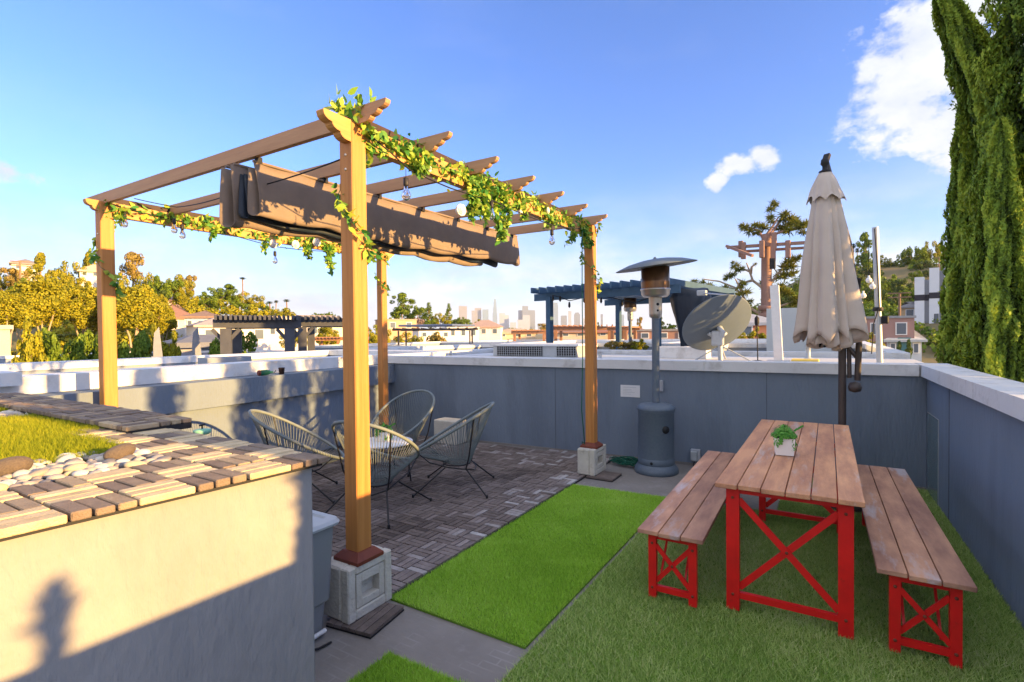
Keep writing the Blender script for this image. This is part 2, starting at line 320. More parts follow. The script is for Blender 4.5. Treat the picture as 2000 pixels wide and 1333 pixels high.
ORD = ['first', 'second', 'third', 'fourth', 'fifth', 'sixth', 'seventh', 'eighth', 'ninth', 'tenth', 'eleventh', 'twelfth', 'thirteenth', 'fourteenth', 'fifteenth', 'sixteenth']

# ================================================================== our terrace
def onx(px, py, X): v = ray(px, py); return CAM+v*(X/v.x)
def ony(px, py, Y): v = ray(px, py); return CAM+v*(Y/v.y)
def onz(px, py, Z): v = ray(px, py); return CAM+v*((Z-CAM.z)/v.z)

tag(bx(-6.3, 1.2, -3.2, 6.75, -.35, 0).build('terrace_floor', M['concrete']), kind='structure')
# back parapet, slightly skewed in plan
def bw(x, o): return 6.07+(x+5.95)*.0542+o
def strip(x0, x1, a, b, z0, z1): m = MB(); m.prism([(x0, bw(x0, a)), (x1, bw(x1, a)), (x1, bw(x1, b)), (x0, bw(x0, b))], z0, z1); return m
def rwx(y, o): return .862+(6.44-y)*.0146+o
bp_ = empty('parapet_wall', (0, 0, 0), 0, 'grey blue stucco parapet along the back of the terrace behind the patio heater', 'parapet wall')
strip(-6.3, .86, 0, .24, -.35, 1.125).build('wall_face', M['stucco'], bp_)
m = MB()
for x0, x1 in ((-6.3, -3.62), (-3.617, -1.2), (-1.197, .80)):
    c_ = strip(x0, x1, -.035, .275, 1.128, 1.24); m.add(c_.v, c_.f)
m.build('coping', M['cap'], bp_)
m = MB()
for x in (-3.1, -.55): m.box(x, x+.004, bw(x, -.0025), bw(x, .02), .02, 1.12)
m.build('control_joint', M['slate'], bp_)
strip(-4.3, .86, -.012, -.001, 0, .03).build('base_strip', M['concrete'], bp_)
rp = empty('parapet_wall', (0, 0, 0), 0, 'grey stucco parapet along the right side of the terrace beside the wooden bench', 'parapet wall')
m = MB(); m.prism([(rwx(-3.2, 0), -3.2), (rwx(-3.2, .2), -3.2), (rwx(6.75, .2), 6.75), (rwx(6.75, 0), 6.75)], -.35, 1.125); m.build('wall_face', M['stucco'], rp)
m = MB()
for y0, y1 in ((-3.2, 1.4), (1.403, 4.9), (4.903, 6.78)): m.prism([(rwx(y0, -.05), y0), (rwx(y0, .215), y0), (rwx(y1, .215), y1), (rwx(y1, -.05), y1)], 1.128, 1.24)
m.build('coping', M['cap'], rp)
m = MB()
for y in (5.45, 3.2): m.box(rwx(y, -.003), rwx(y, .01), y, y+.005, .02, 1.12)
m.build('control_joint', M['slate'], rp)
# left parapet with a broad ledge
lx = lambda y, o: -5.60-(y-2.2)*.0718+o
lp = empty('parapet_wall', (0, 0, 0), 0, 'left parapet with a deep grey ledge below its white coping, behind the pergola', 'parapet wall')
def lstrip(a, b, y0, y1, z0, z1): m = MB(); m.prism([(lx(y0, a), y0), (lx(y0, b), y0), (lx(y1, b), y1), (lx(y1, a), y1)], z0, z1); return m
lstrip(-.62, -.10, -1.5, 6.1, -.35, .818).build('wall_face', M['stucco'], lp)
lstrip(-.62, 0, -1.5, 6.08, .82, 1.105).build('ledge', M['stucco'], lp)
m = lstrip(-.64, -.30, 1.02, 6.06, 1.108, 1.262); m.build('coping', M['cap'], lp)
m = lstrip(-.60, -.16, -.6, 1.55, 1.2, 1.31); m.v = [(a, b, c) for a, b, c in m.v]; m.build('end_block', M['cap'], lp)

# deck tile floor : basket weave of three-slat squares on black plastic grids
def square(mb, x, y, s, z0, z1, along_y, tones, shear=None, gap=.005, jit=.002, bev=0):
    w = s/3
    for k in range(3):
        g = gap/2; j = rnd.uniform(-jit, jit); zz = z1+rnd.uniform(-jit, jit)
        if along_y: b = (x+k*w+g, x+(k+1)*w-g, y+g*1.2+j, y+s-g*1.2+j)
        else: b = (x+g*1.2+j, x+s-g*1.2+j, y+k*w+g, y+(k+1)*w-g)
        o = len(mb.v); mb.box(*b, z0, zz, tones(), bev=bev)
        if shear: mb.v[o:] = [(vx+shear(vy), vy, vz) for vx, vy, vz in mb.v[o:]]
m = MB(); S = .152
for i in range(26):
    for j in range(27):
        x = -2.245-(i+1)*S; y = 2.10+j*S
        if y+S > bw(x, -.01): continue
        if x < lx(y, -.1): continue
        if x > -2.5 and 1.85 < y < 2.2: continue
        edge = max(0, 1-(-2.245-x)/.75); farw = max(0, 1-(6.0-y)/1.1)
        base = .20+.28*edge+.22*farw+(.12 if (i//2+j//2) % 3 == 0 else 0)+.10*math.sin(i*.7+j*.45)
        square(m, x, y, S, .008, .024, (i+j) % 2 == 0, lambda: min(1, max(0, rnd.gauss(base, .09)+(rnd.random() < .25*max(edge, farw*.7))*.4)), gap=.008)
deck = m.build('deck_floor', M['slat']); tag(deck, kind='structure')
tag(bx(-6.0, -2.238, 2.09, 6.06, .0015, .011).build('deck_grid', M['dark']), kind='structure')

def loose_tile(x, y, rz, n, label):
    t = empty('deck_tile', (x, y, 0), rz, label, 'deck tile', 'loose deck tiles under the concrete blocks')
    bx(-.15, .15, -.15, .15, .002, .010).build('grid', M['dark'], t)
    for k in range(n): bx(-.148+k*.05, -.148+k*.05+.045, -.148, .148, .0105, .027, rnd.uniform(.15, .5)).build('slat', M['slat'], t)
loose_tile(-2.20, 2.02, R_(8), 6, 'loose wooden deck tile poking out from under the nearest concrete block')
loose_tile(-2.07, 5.34, R_(90), 6, 'loose wooden deck tile under the far concrete block by the heater')

def blades(name, poly, n, h, m, w=.0035, mix_=.5, base=M['turfbase'], z=0, patch=3.0, lean=.45, thick=.012):
    P = [Vector((p[0], p[1], 0)) for p in poly]; xs = [p[0] for p in poly]; ys = [p[1] for p in poly]
    pts = rng.uniform((min(xs), min(ys)), (max(xs), max(ys)), (int(n*1.0), 2))
    ins = np.zeros(len(pts), bool); j = len(poly)-1
    for i in range(len(poly)):
        xi, yi = poly[i]; xj, yj = poly[j]
        c = ((yi > pts[:, 1]) != (yj > pts[:, 1])) & (pts[:, 0] < (xj-xi)*(pts[:, 1]-yi)/(yj-yi+1e-12)+xi); ins ^= c; j = i
    pts = pts[ins]; k = len(pts)
    a = rng.uniform(0, 2*np.pi, k); hh = h*rng.uniform(.6, 1.15, k); la = rng.uniform(0, 2*np.pi, k); ll = hh*rng.uniform(.1, lean*2, k)
    pa = np.sin(pts[:, 0]*patch*2.1+1.3*np.sin(pts[:, 1]*patch*1.3))*np.cos(pts[:, 1]*patch*1.7+np.sin(pts[:, 0]*patch))
    b = np.c_[pts, np.full(k, z+thick)]; dx = np.c_[np.cos(a)*w/2, np.sin(a)*w/2, np.zeros(k)]
    tip = b+np.c_[np.cos(la+pa)*ll, np.sin(la+pa)*ll, hh]
    V = np.stack([b-dx, b+dx, tip], 1).reshape(-1, 3)
    mb = MB(); mb.prism(poly, z+.002, z+thick)
    o = mb.build(name, base)
    q = quads(V, mix_+rng.normal(0, .2, k)+pa*.10+.10*np.sin(pts[:, 0]*1.7+pts[:, 1]*2.3)+.12*(np.sin(pts[:, 0]*9+3*np.sin(pts[:, 1]*5))*np.sin(pts[:, 1]*7.3)>.6), m, 'grass_blades', o, k=3)
    return o
g = blades('turf_mat', [(-2.225, 2.235), (-1.29, 2.225), (-1.275, 3.62), (-2.225, 3.30)], 62000, .024, M['turf'])
tag(g, 'bright green artificial turf mat nearest the concrete block, beside the deck tiles', 'turf mat', 'bright turf mats'); g.children[0]['kind'] = 'stuff'
g = blades('turf_mat', [(-2.225, 3.312), (-1.275, 3.632), (-1.27, 4.93), (-2.225, 4.87)], 52000, .023, M['turf'])
tag(g, 'bright green artificial turf mat in front of the patio heater', 'turf mat', 'bright turf mats'); g.children[0]['kind'] = 'stuff'
g = blades('turf_mat', [(-1.845, 1.2), (-1.28, 1.2), (-1.28, 1.85), (-1.845, 1.84)], 26000, .026, M['turf'], mix_=.42)
tag(g, 'small bright green turf mat at the bottom edge of the view, on bare concrete', 'turf mat', 'bright turf mats'); g.children[0]['kind'] = 'stuff'
g = blades('turf_mat', [(-1.262, 1.2), (.915, 1.2), (.87, 6.38), (-.35, 6.3), (-.35, 4.96), (-1.24, 4.96)], 260000, .028, M['turf2'], w=.0042, patch=1.6, lean=.7)
tag(g, 'large faded green artificial turf under the picnic table and benches', 'turf mat'); g.children[0]['kind'] = 'stuff'

# ------------------------------------------------------------------ tiled planter at left
pz = 1.125
shear = lambda y: .094*(y-1.25)
pl = empty('planter', (0, 0, 0), 0, 'large raised stucco planter in the left foreground topped with wooden tiles', 'planter')
m = MB(); fx = lambda y: -1.60+shear(y)
b = .018
m.prism([(fx(-1.6), -1.6), (fx(1.235)-.0, 1.235-b), (fx(1.235)-b, 1.235), (-5.55, 1.31), (-5.55, -1.6)], 0, pz-.004)
m.build('body', M['planterst'], pl)
m = MB()
def ptone(al): return (lambda: min(1, max(0, rnd.gauss(.86, .08)))) if al else (lambda: min(1, max(0, rnd.gauss(.30, .1))))
S = .148
def cell_kind(x, y):                       # what covers the planter top at a point
    if x > -2.02 or y > 1.00 and x > -2.95: return 'tile'
    if y > 1.11: return 'tile2'
    if x > -2.46-.10*math.sin((y-.3)*4): return 'pebble'
    if -4.25 < x < -3.95 and y > .85: return 'pebble'
    return 'grass'
for i in range(27):
    for j in range(16):
        x = -1.548-(i+1)*S; y = 1.262-(j+1)*S
        cx, cy = x+S/2, y+S/2
        if y < -1.0: continue
        k = 'tile' if (i < 3 or j < 2 and i < 10) else ('tile' if j < 1 else None)
        if k: square(m, x, y, S, pz+.008, pz+.030, (i+j) % 2 == 1, ptone((i+j) % 2 == 1), shear, .007, .003, bev=.003)
for i in range(17):                        # raised second layer along the far edge
    for j in range(2):
        x = -2.73-(i+1)*S; y = 1.385-(j+1)*S
        square(m, x, y, S, pz+.038, pz+.060, (i+j) % 2 == 1, lambda: min(1, max(0, rnd.gauss(.28, .13))), None, .007, .003, bev=.003)
m.build('wooden_tiles', M['pslat'], pl)
m = MB(); m.prism([(fx(-1.0)+.03, -1.0), (fx(1.24)+.035, 1.24), (-3.1, 1.255), (-3.1, 1.12), (-5.4, 1.12), (-5.4, -1.0)], pz-.003, pz+.007)
m.box(-5.25, -2.735, 1.10, 1.38, pz+.009, pz+.037); m.build('tile_grid', M['dark'], pl)
gr = blades('planter_turf', [(-2.46, .1), (-2.42, .45), (-2.37, .7), (-2.36, .86), (-2.42, .985), (-2.95, 1.0), (-2.97, 1.12), (-3.9, 1.13), (-3.95, .6), (-3.95, -.6), (-2.46, -.6)], 95000, .030, M['turf3'], z=pz+.004, thick=.012, w=.0032)
tag(gr, 'yellow-green turf patch on top of the raised planter beside the pebbles', 'turf'); gr.children[0]['kind'] = 'stuff'
gr = blades('planter_turf', [(-4.26, .5), (-4.26, 1.13), (-5.4, 1.13), (-5.4, .5)], 30000, .030, M['turf3'], z=pz+.004, thick=.012, w=.004)
tag(gr, 'small green turf patch at the far left end of the raised planter', 'turf'); gr.children[0]['kind'] = 'stuff'
# pebbles, each its own stone
protos = []
def stone(seed, m_, amp=.12, sub=2):
    bm = bmesh.new(); bmesh.ops.create_icosphere(bm, subdivisions=sub, radius=1); r = random.Random(seed)
    dirs = [(Vector((r.gauss(0, 1), r.gauss(0, 1), r.gauss(0, 1))).normalized(), r.uniform(-amp, amp)) for _ in range(9)]
    for v in bm.verts:
        n = v.co.normalized(); v.co = n*(1+sum(a*max(0, n.dot(d))**2 for d, a in dirs))
    for f in bm.faces: f.smooth = True
    me = bpy.data.meshes.new('stone'); bm.to_mesh(me); bm.free(); me.materials.append(m_)
    return me
kinds = [('pale cream', .95), ('tan', .42), ('dark grey', .06), ('yellow ochre', .75), ('grey-brown', .28)]
for ki, (kn, tn) in enumerate(kinds):
    for s in range(3):
        me = stone(ki*10+s, M['pebble']); a = me.attributes.new('tone', 'FLOAT', 'FACE'); a.data.foreach_set('value', np.full(len(me.polygons), tn+rnd.uniform(-.05, .05), 'f')); protos.append((kn, me))
placed = []
def pebble(x, y, zl=0):
    kn, me = rnd.choice(protos) if rnd.random() < .6 else protos[rnd.choice((0, 1, 2, 3, 4, 5))]
    a = rnd.uniform(.014, .029)
    o = bpy.data.objects.new('pebble', me); COL.objects.link(o)
    o.scale = (a*rnd.uniform(1, 1.35), a, a*rnd.uniform(.5, .7)); o.rotation_euler = (rnd.uniform(-.25, .25), rnd.uniform(-.25, .25), rnd.uniform(0, 6.28)); o.location = (x, y, pz+.012+a*.4+zl)
    where = 'between the turf and the wooden tiles' if x > -3 else 'in the narrow band splitting the turf'
    tag(o, f'{kn} river pebble on the planter, {where}', 'pebble', 'river pebbles on the planter')
for k in range(4200):
    if len(placed) > 285: break
    if k % 9 == 0: x = rnd.uniform(-4.24, -3.97); y = rnd.uniform(.9, 1.12)
    else: x = rnd.uniform(-2.52, -1.99); y = rnd.uniform(.30, 1.02)
    xs_ = x-shear(y)
    if x > -3 and (xs_ > -2.005 or y > .955+ (0 if xs_ > -2.4 else 0) or x < -2.43-.03*math.sin(y*9)): continue
    if x > -3 and x < -2.38 and y > .86: continue
    if any((x-a)**2+(y-b)**2 < .0315**2 for a, b in placed): continue
    placed.append((x, y)); pebble(x, y, 0)
me = stone(99, M['rock'], .35, 3)
for (x, y, s, lab) in ((-2.22, .86, .038, 'dark brown rock among the pebbles near the turf corner'), (-2.30, .58, .042, 'brown rock among the pebbles at the left edge of the view')):
    o = bpy.data.objects.new('rock', me); COL.objects.link(o); o.location = (x, y, pz+.04); o.scale = (s*1.25, s, s*.8); o.rotation_euler = (.2, .1, x*9); tag(o, lab, 'rock', 'brown rocks on the planter')

# ------------------------------------------------------------------ pergola
PX0, PX1, PY0, PY1 = -2.285, -5.44, 2.05, 5.38
pg = empty('pergola', ((PX0+PX1)/2, (PY0+PY1)/2, 0), 0, 'cedar coloured pergola with scalloped rafter ends standing on concrete blocks', 'pergola')
pgo = Vector(((PX0+PX1)/2, (PY0+PY1)/2, 0))
def pbuild(m, name, mt): 
    m.v = [(a-pgo.x, b-pgo.y, c) for a, b, c in m.v]; return m.build(name, mt, pg)
for x, y, zb in ((PX0, PY0, .32), (PX0+.055, PY1, .31), (PX1, PY0, .02), (PX1, PY1, .02)):
    w = .0525
    po = pbuild(bx(x-w, x+w, y-w, y+w, zb+.01, 2.775, bev=.006), 'post', M['post'])
    m = MB(); vs = []
    for q, z in ((.098, zb), (.098, zb+.02), (.062, zb+.055), (.054, zb+.056)):
        vs += [(x-q-pgo.x, y-q-pgo.y, z), (x+q-pgo.x, y-q-pgo.y, z), (x+q-pgo.x, y+q-pgo.y, z), (x-q-pgo.x, y+q-pgo.y, z)]
    m.add(vs, [(i*4+k, i*4+(k+1) % 4, i*4+4+(k+1) % 4, i*4+4+k) for i in range(3) for k in range(4)]+[(3, 2, 1, 0), (12, 13, 14, 15)]); m.build('collar', M['collar'], po)
for x, y, zs in ((PX0, PY0, (2.52, 2.60)), (PX0+.055, PY1, (2.55,)), (PX1, PY0, (2.5,))):
    for z in zs:
        m = MB(); m.lathe([(.008, -.003), (.009, .0), (.006, .004), (0, .005)], (x, y-.0535, z), 10, mtx=Matrix.Rotation(R_(90), 3, 'X')); pbuild(m, 'screw', M['hsteel'])
def scallop(l, h):                       # side outline of an ornamental beam end: (distance past, height) from bottom to top
    out_ = []; segs = 3
    for s in range(segs):
        x0, x1 = l*s/segs, l*(s+1)/segs; z0, z1 = -h+h*.86*s/segs, -h+h*.86*(s+1)/segs
        for k in range(5):
            t = k/4; a = t*math.pi/2
            out_.append((x0+(x1-x0)*math.sin(a)*.95, z0+(z1-z0)*(1-math.cos(a))))
    out_.append((l, -h*.06)); out_.append((l-.004, 0)); return out_
def fancy(axis, c, a, b, z0, z1, w, l=.17, both=(1, 1), dz=0):
    h = z1-z0; e0 = [(a+l-x if both[0] else a, z1+z) for x, z in scallop(l, h)]; e1 = [(b-l+x if both[1] else b, z1+z) for x, z in scallop(l, h)]
    if not both[0]: e0 = [(a, z0), (a, z1)]
    if not both[1]: e1 = [(b, z0), (b, z1)]
    poly = e1+e0[::-1]; n = len(poly); vs = []
    for s in (-w/2, w/2):
        for u, z in poly:
            z += dz*(u-a)/(b-a); vs.append((u, c+s, z) if axis == 'x' else (c+s, u, z))
    m = MB(); m.add(vs, [tuple(range(n)), tuple(range(2*n-1, n-1, -1))]+[(i, n+i, n+(i+1) % n, (i+1) % n) for i in range(n)])
    return m
for x in (PX0+.005, PX1):
    for s in (0,):
        dzz = .0
        pbuild(fancy('y', x+.012, PY0-(.235 if x > -3 else .15), PY1+.22, 2.665, 2.785, .058, .16 if x > -3 else .13), 'beam', M['beam'])
    pbuild(bx(x-.03, x+.026, PY0+.06, PY1-.06, 2.788, 2.835), 'top_rail', M['darkwood'])
for i in range(7):
    y = PY0-.005+i*.5435
    pbuild(fancy('x', y, PX1-.30, PX0+.285, 2.768, 2.862, .036, .17), 'rafter', M['rafter'])

def block(x, y, sx, sy, h, rz, label):
    t = empty('concrete_block', (x, y, .0), rz, label, 'concrete block', 'cast blocks under the pergola posts')
    m = MB(); hx = sx/2; b0 = .0265
    # body with a framed square recess on the +x face
    def fr(x0, y0, y1, z0, z1): return [(x0, y0, z0), (x0, y1, z0), (x0, y1, z1), (x0, y0, z1)]
    m.box(-hx, hx-.06, -sy/2, sy/2, b0, h, bev=.012)
    hy = sy/2; a = .055; c = .10
    for (y0, y1, z0, z1) in ((-hy, -hy+a, b0, h), (hy-a, hy, b0, h), (-hy+a, hy-a, b0, b0+a), (-hy+a, hy-a, h-a*.8, h)): m.box(hx-.0605, hx, y0, y1, z0, z1, bev=.007)
    g_ = .006
    for (y0, y1, z0, z1) in ((-hy+a+g_, -hy+c, b0+a+g_, h-a*.8-g_), (hy-c, hy-a-g_, b0+a+g_, h-a*.8-g_), (-hy+c, hy-c, b0+a+g_, b0+c), (-hy+c, hy-c, h-c, h-a*.8-g_)): m.box(hx-.0607, hx-.004, y0, y1, z0, z1, bev=.003)
    m.build('body', M['block'], t)
block(-2.31, 2.055, .235, .33, .322, 0, 'cream cast block under the nearest pergola post')
block(-2.235, 5.40, .205, .36, .312, 0, 'cream cast block under the right rear pergola post')
block(-5.4, PY0, .2, .3, .02+.0, 0, 'thin paver under the left front pergola post behind the planter') if False else None
o = bx(-4.80, -4.40, 5.72, 5.98, .027, .36, bev=.012).build('beige_block', M['block']); tag(o, 'plain beige block against the back wall behind the rope chairs', 'block')  # plain beige block standing on the floor

# folded sun shade slung under the rafters
sh = empty('retractable_shade', (-3.3, 3.7, 2.4), 0, 'brown cloth shade canopy bunched in folds under the pergola rafters', 'shade canopy')
def fold(prof, y0, y1, m, z1off=.04, seed=0):
    r = random.Random(seed); nn = 96; vs = []; k = len(prof)
    ph = [r.uniform(0, 6) for _ in range(4)]
    for i in range(nn+1):
        y = y0+(y1-y0)*i/nn; dz = z1off*i/nn
        for j, (x, z) in enumerate(prof):
            t = j/(k-1); wv = .010*math.sin(y*5+ph[0]+t*3)*t+.005*math.sin(y*17+ph[1]+t*5)+.006*math.sin(y*31+t*9+2*math.sin(y*4))*t+.02*math.sin(y*1.9+ph[2])*t*(1-t)*2
            yy = y+ (.03*math.sin(t*6) if i in (0, nn) else 0)
            vs.append((x+wv-(-3.3), yy-3.7, z+dz+.012*math.sin(y*2.6+ph[3])*(4*t*(1-t))-.022*abs(math.sin((y-2.07)/.5435*math.pi))*(4*t*(1-t))-2.4))
    m.add(vs, [(i*k+j, i*k+j+1, (i+1)*k+j+1, (i+1)*k+j) for i in range(nn) for j in range(k-1)], .5, True)
def arc(x0, x1, z, d, n=6): return [((x0+x1)/2+(x0-x1)/2*math.cos(math.pi*i/n), z-d*math.sin(math.pi*i/n)) for i in range(n+1)]
m = MB(); fold([(-3.20, 2.735), (-3.192, 2.64), (-3.185, 2.54)]+arc(-3.18, -3.235, 2.415, .035)+[(-3.24, 2.54), (-3.25, 2.70)], 2.03, 5.42, m, .035, 1)
fo = m.build('cloth_fold', M['fabric'], sh); sm = fo.modifiers.new('solid', 'SOLIDIFY'); sm.thickness = .004
m = MB(); fold([(-3.29, 2.71), (-3.30, 2.56)]+arc(-3.30, -3.36, 2.37, .04)+[(-3.365, 2.56), (-3.38, 2.70)], 1.93, 4.80, m, .02, 2)
fo = m.build('cloth_fold', M['fabric'], sh); sm = fo.modifiers.new('solid', 'SOLIDIFY'); sm.thickness = .004
m = MB(); fold([(-3.255, 2.66), (-3.26, 2.5)]+arc(-3.262, -3.285, 2.40, .03)+[(-3.288, 2.5), (-3.287, 2.66)], 2.0, 5.05, m, .02, 3)
fo = m.build('cloth_fold', M['tarp'], sh); sm = fo.modifiers.new('solid', 'SOLIDIFY'); sm.thickness = .004
for x, y0, y1, z in ((-3.20, 2.03, 5.42, 2.74), (-3.29, 1.95, 4.8, 2.715), (-3.38, 1.95, 4.8, 2.715)):
    m = MB(); m.tube([(x+3.3, y0-3.7, z-2.4), (x+3.3, y1-3.7, z-2.4+.03)], .010, 8); m.build('batten', M['fabric'], sh)
m = MB()
for y in (2.07, 2.6, 3.15, 3.7, 4.24, 4.78, 5.30):
    m.box(-3.215+3.3, -3.19+3.3, y-.02-3.7, y+.02-3.7, 2.735-2.4, 2.775-2.4); m.tube([(-3.2+3.3, y-3.7, 2.735-2.4), (-3.24+3.3, y-3.7, 2.79-2.4)], .004, 5)
m.build('hanger', M['dark'], sh)

# ------------------------------------------------------------------ vine garlands and string lights
def leafmesh(pts, dirs, size, tone, name, parent=None):
    pts = np.array(pts, float); n = len(pts); d = np.array(dirs, float); d /= np.linalg.norm(d, axis=1, keepdims=True)
    nr = rng.normal(size=(n, 3)); nr[:, 0] += .9; nr -= d*(nr*d).sum(1, keepdims=True); nr /= np.linalg.norm(nr, axis=1, keepdims=True)
    b = np.cross(nr, d); s = np.array(size)[:, None]; fold_ = nr*s*.16
    P = lambda u, v, q=0: pts+b*s*u+d*s*v+fold_*q
    V = np.stack([P(0, -.1), P(-.42, .25, 1), P(-.5, .8, 1), P(-.25, 1.35, .5), P(0, 1.8), P(.25, 1.35, .5), P(.5, .8, 1), P(.42, .25, 1)], 1).reshape(-1, 3)
    return quads(V, np.array(tone), M['leaf'], name, parent, k=8)
def garland(path, dens, spread, size, label, hang=(), wrap=0, roses=(), tonef=None, dangly=.4):
    """path: list of 3D points; leaves scattered round it; hang: (t, length) dangling strands"""
    path = [Vector(p) for p in path]; strands = [path]
    for t, ln in hang:
        i = min(len(path)-2, int(t*(len(path)-1))); p = path[i].lerp(path[i+1], t*(len(path)-1)-i)
        st = [p]; 
        for k in range(5): p = p+Vector((rnd.uniform(-.02, .03), rnd.uniform(-.03, .03), -ln/5)); st.append(p)
        strands.append(st)
    mb = MB(); pts = []; dirs = []; sz = []; tn = []
    for si, st in enumerate(strands):
        jit = [q+Vector((rnd.gauss(0, spread*.4), rnd.gauss(0, spread*.3), rnd.gauss(0, spread*.4))) for q in st]
        mb.tube(jit, .0022, 5)
        L_ = sum((st[i+1]-st[i]).length for i in range(len(st)-1)); n = int(L_*dens*(1 if si == 0 else .8))
        for k in range(n):
            t = rnd.random()*(len(st)-1)
            if tonef and si == 0:
                if rnd.random() > tonef(t/(len(st)-1)): continue
            i = min(int(t), len(st)-2); p = jit[i].lerp(jit[i+1], t-i)
            sp = spread if si == 0 else spread*.5
            p = p+Vector((rnd.gauss(0, sp*.6), rnd.gauss(0, sp*.5), rnd.gauss(0, sp)))
            pts.append(p); dirs.append((rnd.gauss(.2, .6), rnd.gauss(0, .6), rnd.gauss(-dangly, .6))); sz.append(size*rnd.uniform(.6, 1.2)); tn.append(min(1, max(0, rnd.gauss(.58, .28))))
    g = leafmesh(pts, dirs, sz, tn, 'vine_garland'); tag(g, label, 'garland', 'artificial vine garlands on the pergola')
    mb.build('stem', M['green'], g)
    for (p, r) in roses:
        m = MB(); pr_ = [(.15*r, -.8*r), (.8*r, -.5*r), (r, 0), (.85*r, .45*r)]
        rot = Matrix.Rotation(R_(90), 3, 'Y') @ Matrix.Rotation(rnd.uniform(-.4, .4), 3, 'X')
        m.lathe([(.1*r, -.7*r), (.75*r, -.6*r), (1.0*r, -.1*r), (1.02*r, .25*r), (.9*r, .2*r)], p, 9, mtx=rot)
        m.lathe([(.1*r, -.5*r), (.62*r, -.3*r), (.78*r, .3*r), (.7*r, .45*r), (.62*r, .3*r)], p, 7, mtx=rot)
        m.lathe([(.05*r, -.3*r), (.4*r, -.1*r), (.5*r, .45*r), (.36*r, .58*r), (.28*r, .4*r)], p, 6, mtx=rot)
        m.lathe([(.25*r, 0), (.25*r, .5*r), (.02*r, .62*r)], p, 5, mtx=rot)
        m.build('rose', M['rose'], g)
    return g
fxp = PX0+.05
lin = lambda a, b, n=14: [Vector(a).lerp(Vector(b), i/n) for i in range(n+1)]
garland(lin((fxp, PY0+.05, 2.74), (fxp, PY1, 2.74), 30), 520, .038, .029, 'leafy vine garland with white roses along the front beam of the pergola',
        hang=((.10, .14), (.16, .10), (.29, .22), (.31, .33), (.325, .28), (.36, .25), (.40, .35), (.42, .4), (.44, .3), (.52, .16), (.70, .14), (.85, .22), (.92, .25), (.95, .2)),
        roses=[(onx(900, 411, -2.22), .042), (onx(936, 392, -2.22), .028), (onx(827, 322, -2.22), .024), (onx(1017, 416, -2.2), .03), (onx(1070, 412, -2.2), .03), (onx(838, 330, -2.2), .02)],
        tonef=lambda t: .68+.32*math.sin(t*19+1))
lxp = PX1+.05
garland(lin((lxp, PY0-.05, 2.74), (lxp, PY1, 2.72), 30), 330, .038, .034, 'leafy vine garland with white roses along the rear left beam of the pergola',
        hang=((.05, .1), (.3, .12), (.45, .2), (.62, .22), (.70, .3), (.73, .34), (.80, .36), (.83, .4), (.86, .25)),
        roses=[(onx(533, 477, -5.33), .05), (onx(577, 478, -5.33), .05), (onx(618, 474, -5.33), .05)], tonef=lambda t: .62+.38*math.sin(t*15+4))
def postvine(x, y, zs, label, size=.034, n=150, r=.085):
    path = []; a = rnd.uniform(-1.5, .2)
    for i in range(26):
        t = i/25; path.append((x+r*math.cos(a), y+r*math.sin(a), zs[0]+(zs[1]-zs[0])*t)); a += .33
    garland(path, n, .022, size, label, tonef=zs[2] if len(zs) > 2 else None, dangly=.5)
postvine(PX0, PY0, (2.86, 2.02, lambda t: (.9 if t < .28 else .3 if t < .66 else .95)), 'vine wound around the top of the nearest pergola post', .032, 150)
postvine(PX0+.055, PY1, (2.80, 1.95), 'vine wound around the top of the right rear pergola post', .032, 70)
postvine(PX1, PY0, (2.78, 1.95, lambda t: .8 if t < .5 else .35 if t < .7 else 1), 'vine wound around the top of the left front pergola post', .036, 100)
postvine(PX1, PY1, (2.70, 2.15), 'vine wound around the top of the left rear pergola post', .036, 70)
garland(lin((PX0-.06, PY0-.08, 2.83), (PX0+.10, PY0+.05, 2.84), 4), 260, .05, .04, 'tuft of dark green vine leaves on top of the nearest pergola corner', dangly=-.4)

def lights(pts, bulbs, label, sag=.0, mt='cable', name='string_lights'):
    g = empty(name, (0, 0, 0), 0, label, 'string lights', 'string lights on the pergola')
    m = MB(); P = []
    for a, b in zip(pts[:-1], pts[1:]):
        a, b = Vector(a), Vector(b); d = (b-a).length
        for k in range(8): t = k/8; q = a.lerp(b, t); q.z -= sag*d*4*t*(1-t); P.append(q)
    P.append(Vector(pts[-1])); m.tube(P, .0045, 6); m.build('cable', M[mt], g)
    for b in bulbs:
        b = Vector(b); m = MB(); m.tube([b+Vector((0, 0, .085)), b+Vector((0, 0, .03))], .0022, 5); m.lathe([(.006, .035), (.016, .03), (.017, -.012), (.013, -.02), (.0, -.02)], b, 10); s = m.build('socket', M['socket'], g)
        m = MB(); m.lathe([(.011, -.02), (.014, -.035), (.026, -.062), (.029, -.08), (.024, -.098), (.010, -.108), (0, -.109)], b, 12)
        m.build('bulb', M['glass'], s)
        m = MB(); m.tube([b+Vector((0, 0, -.02)), b+Vector((.004, 0, -.05)), b+Vector((-.004, 0, -.075))], .002, 4); m.build('filament', M['hsteel'], s)
def B(px, py, X): p = onx(px, py, X); return p
A0 = Vector((PX0-.06, PY0-.02, 2.60))
c1 = onx(472, 372, -3.55)
lights([A0, c1, onx(345, 405, -5.2), onx(262, 388, -5.36)], [onx(470, 396, -3.55), onx(340, 434, -5.28), onx(356, 445, -5.3)], 'black cable with clear bulbs slung from the nearest post across to the left beam', .012)
lights([onx(218, 398, -5.38), onx(250, 408, -5.38), onx(395, 440, -5.38), onx(537, 482, -5.36), onx(665, 492, -5.36), onx(742, 502, -5.38)], [onx(243, 421, -5.38), onx(537, 497, -5.36)], 'thin cable with clear bulbs along the left beam of the pergola', .015)
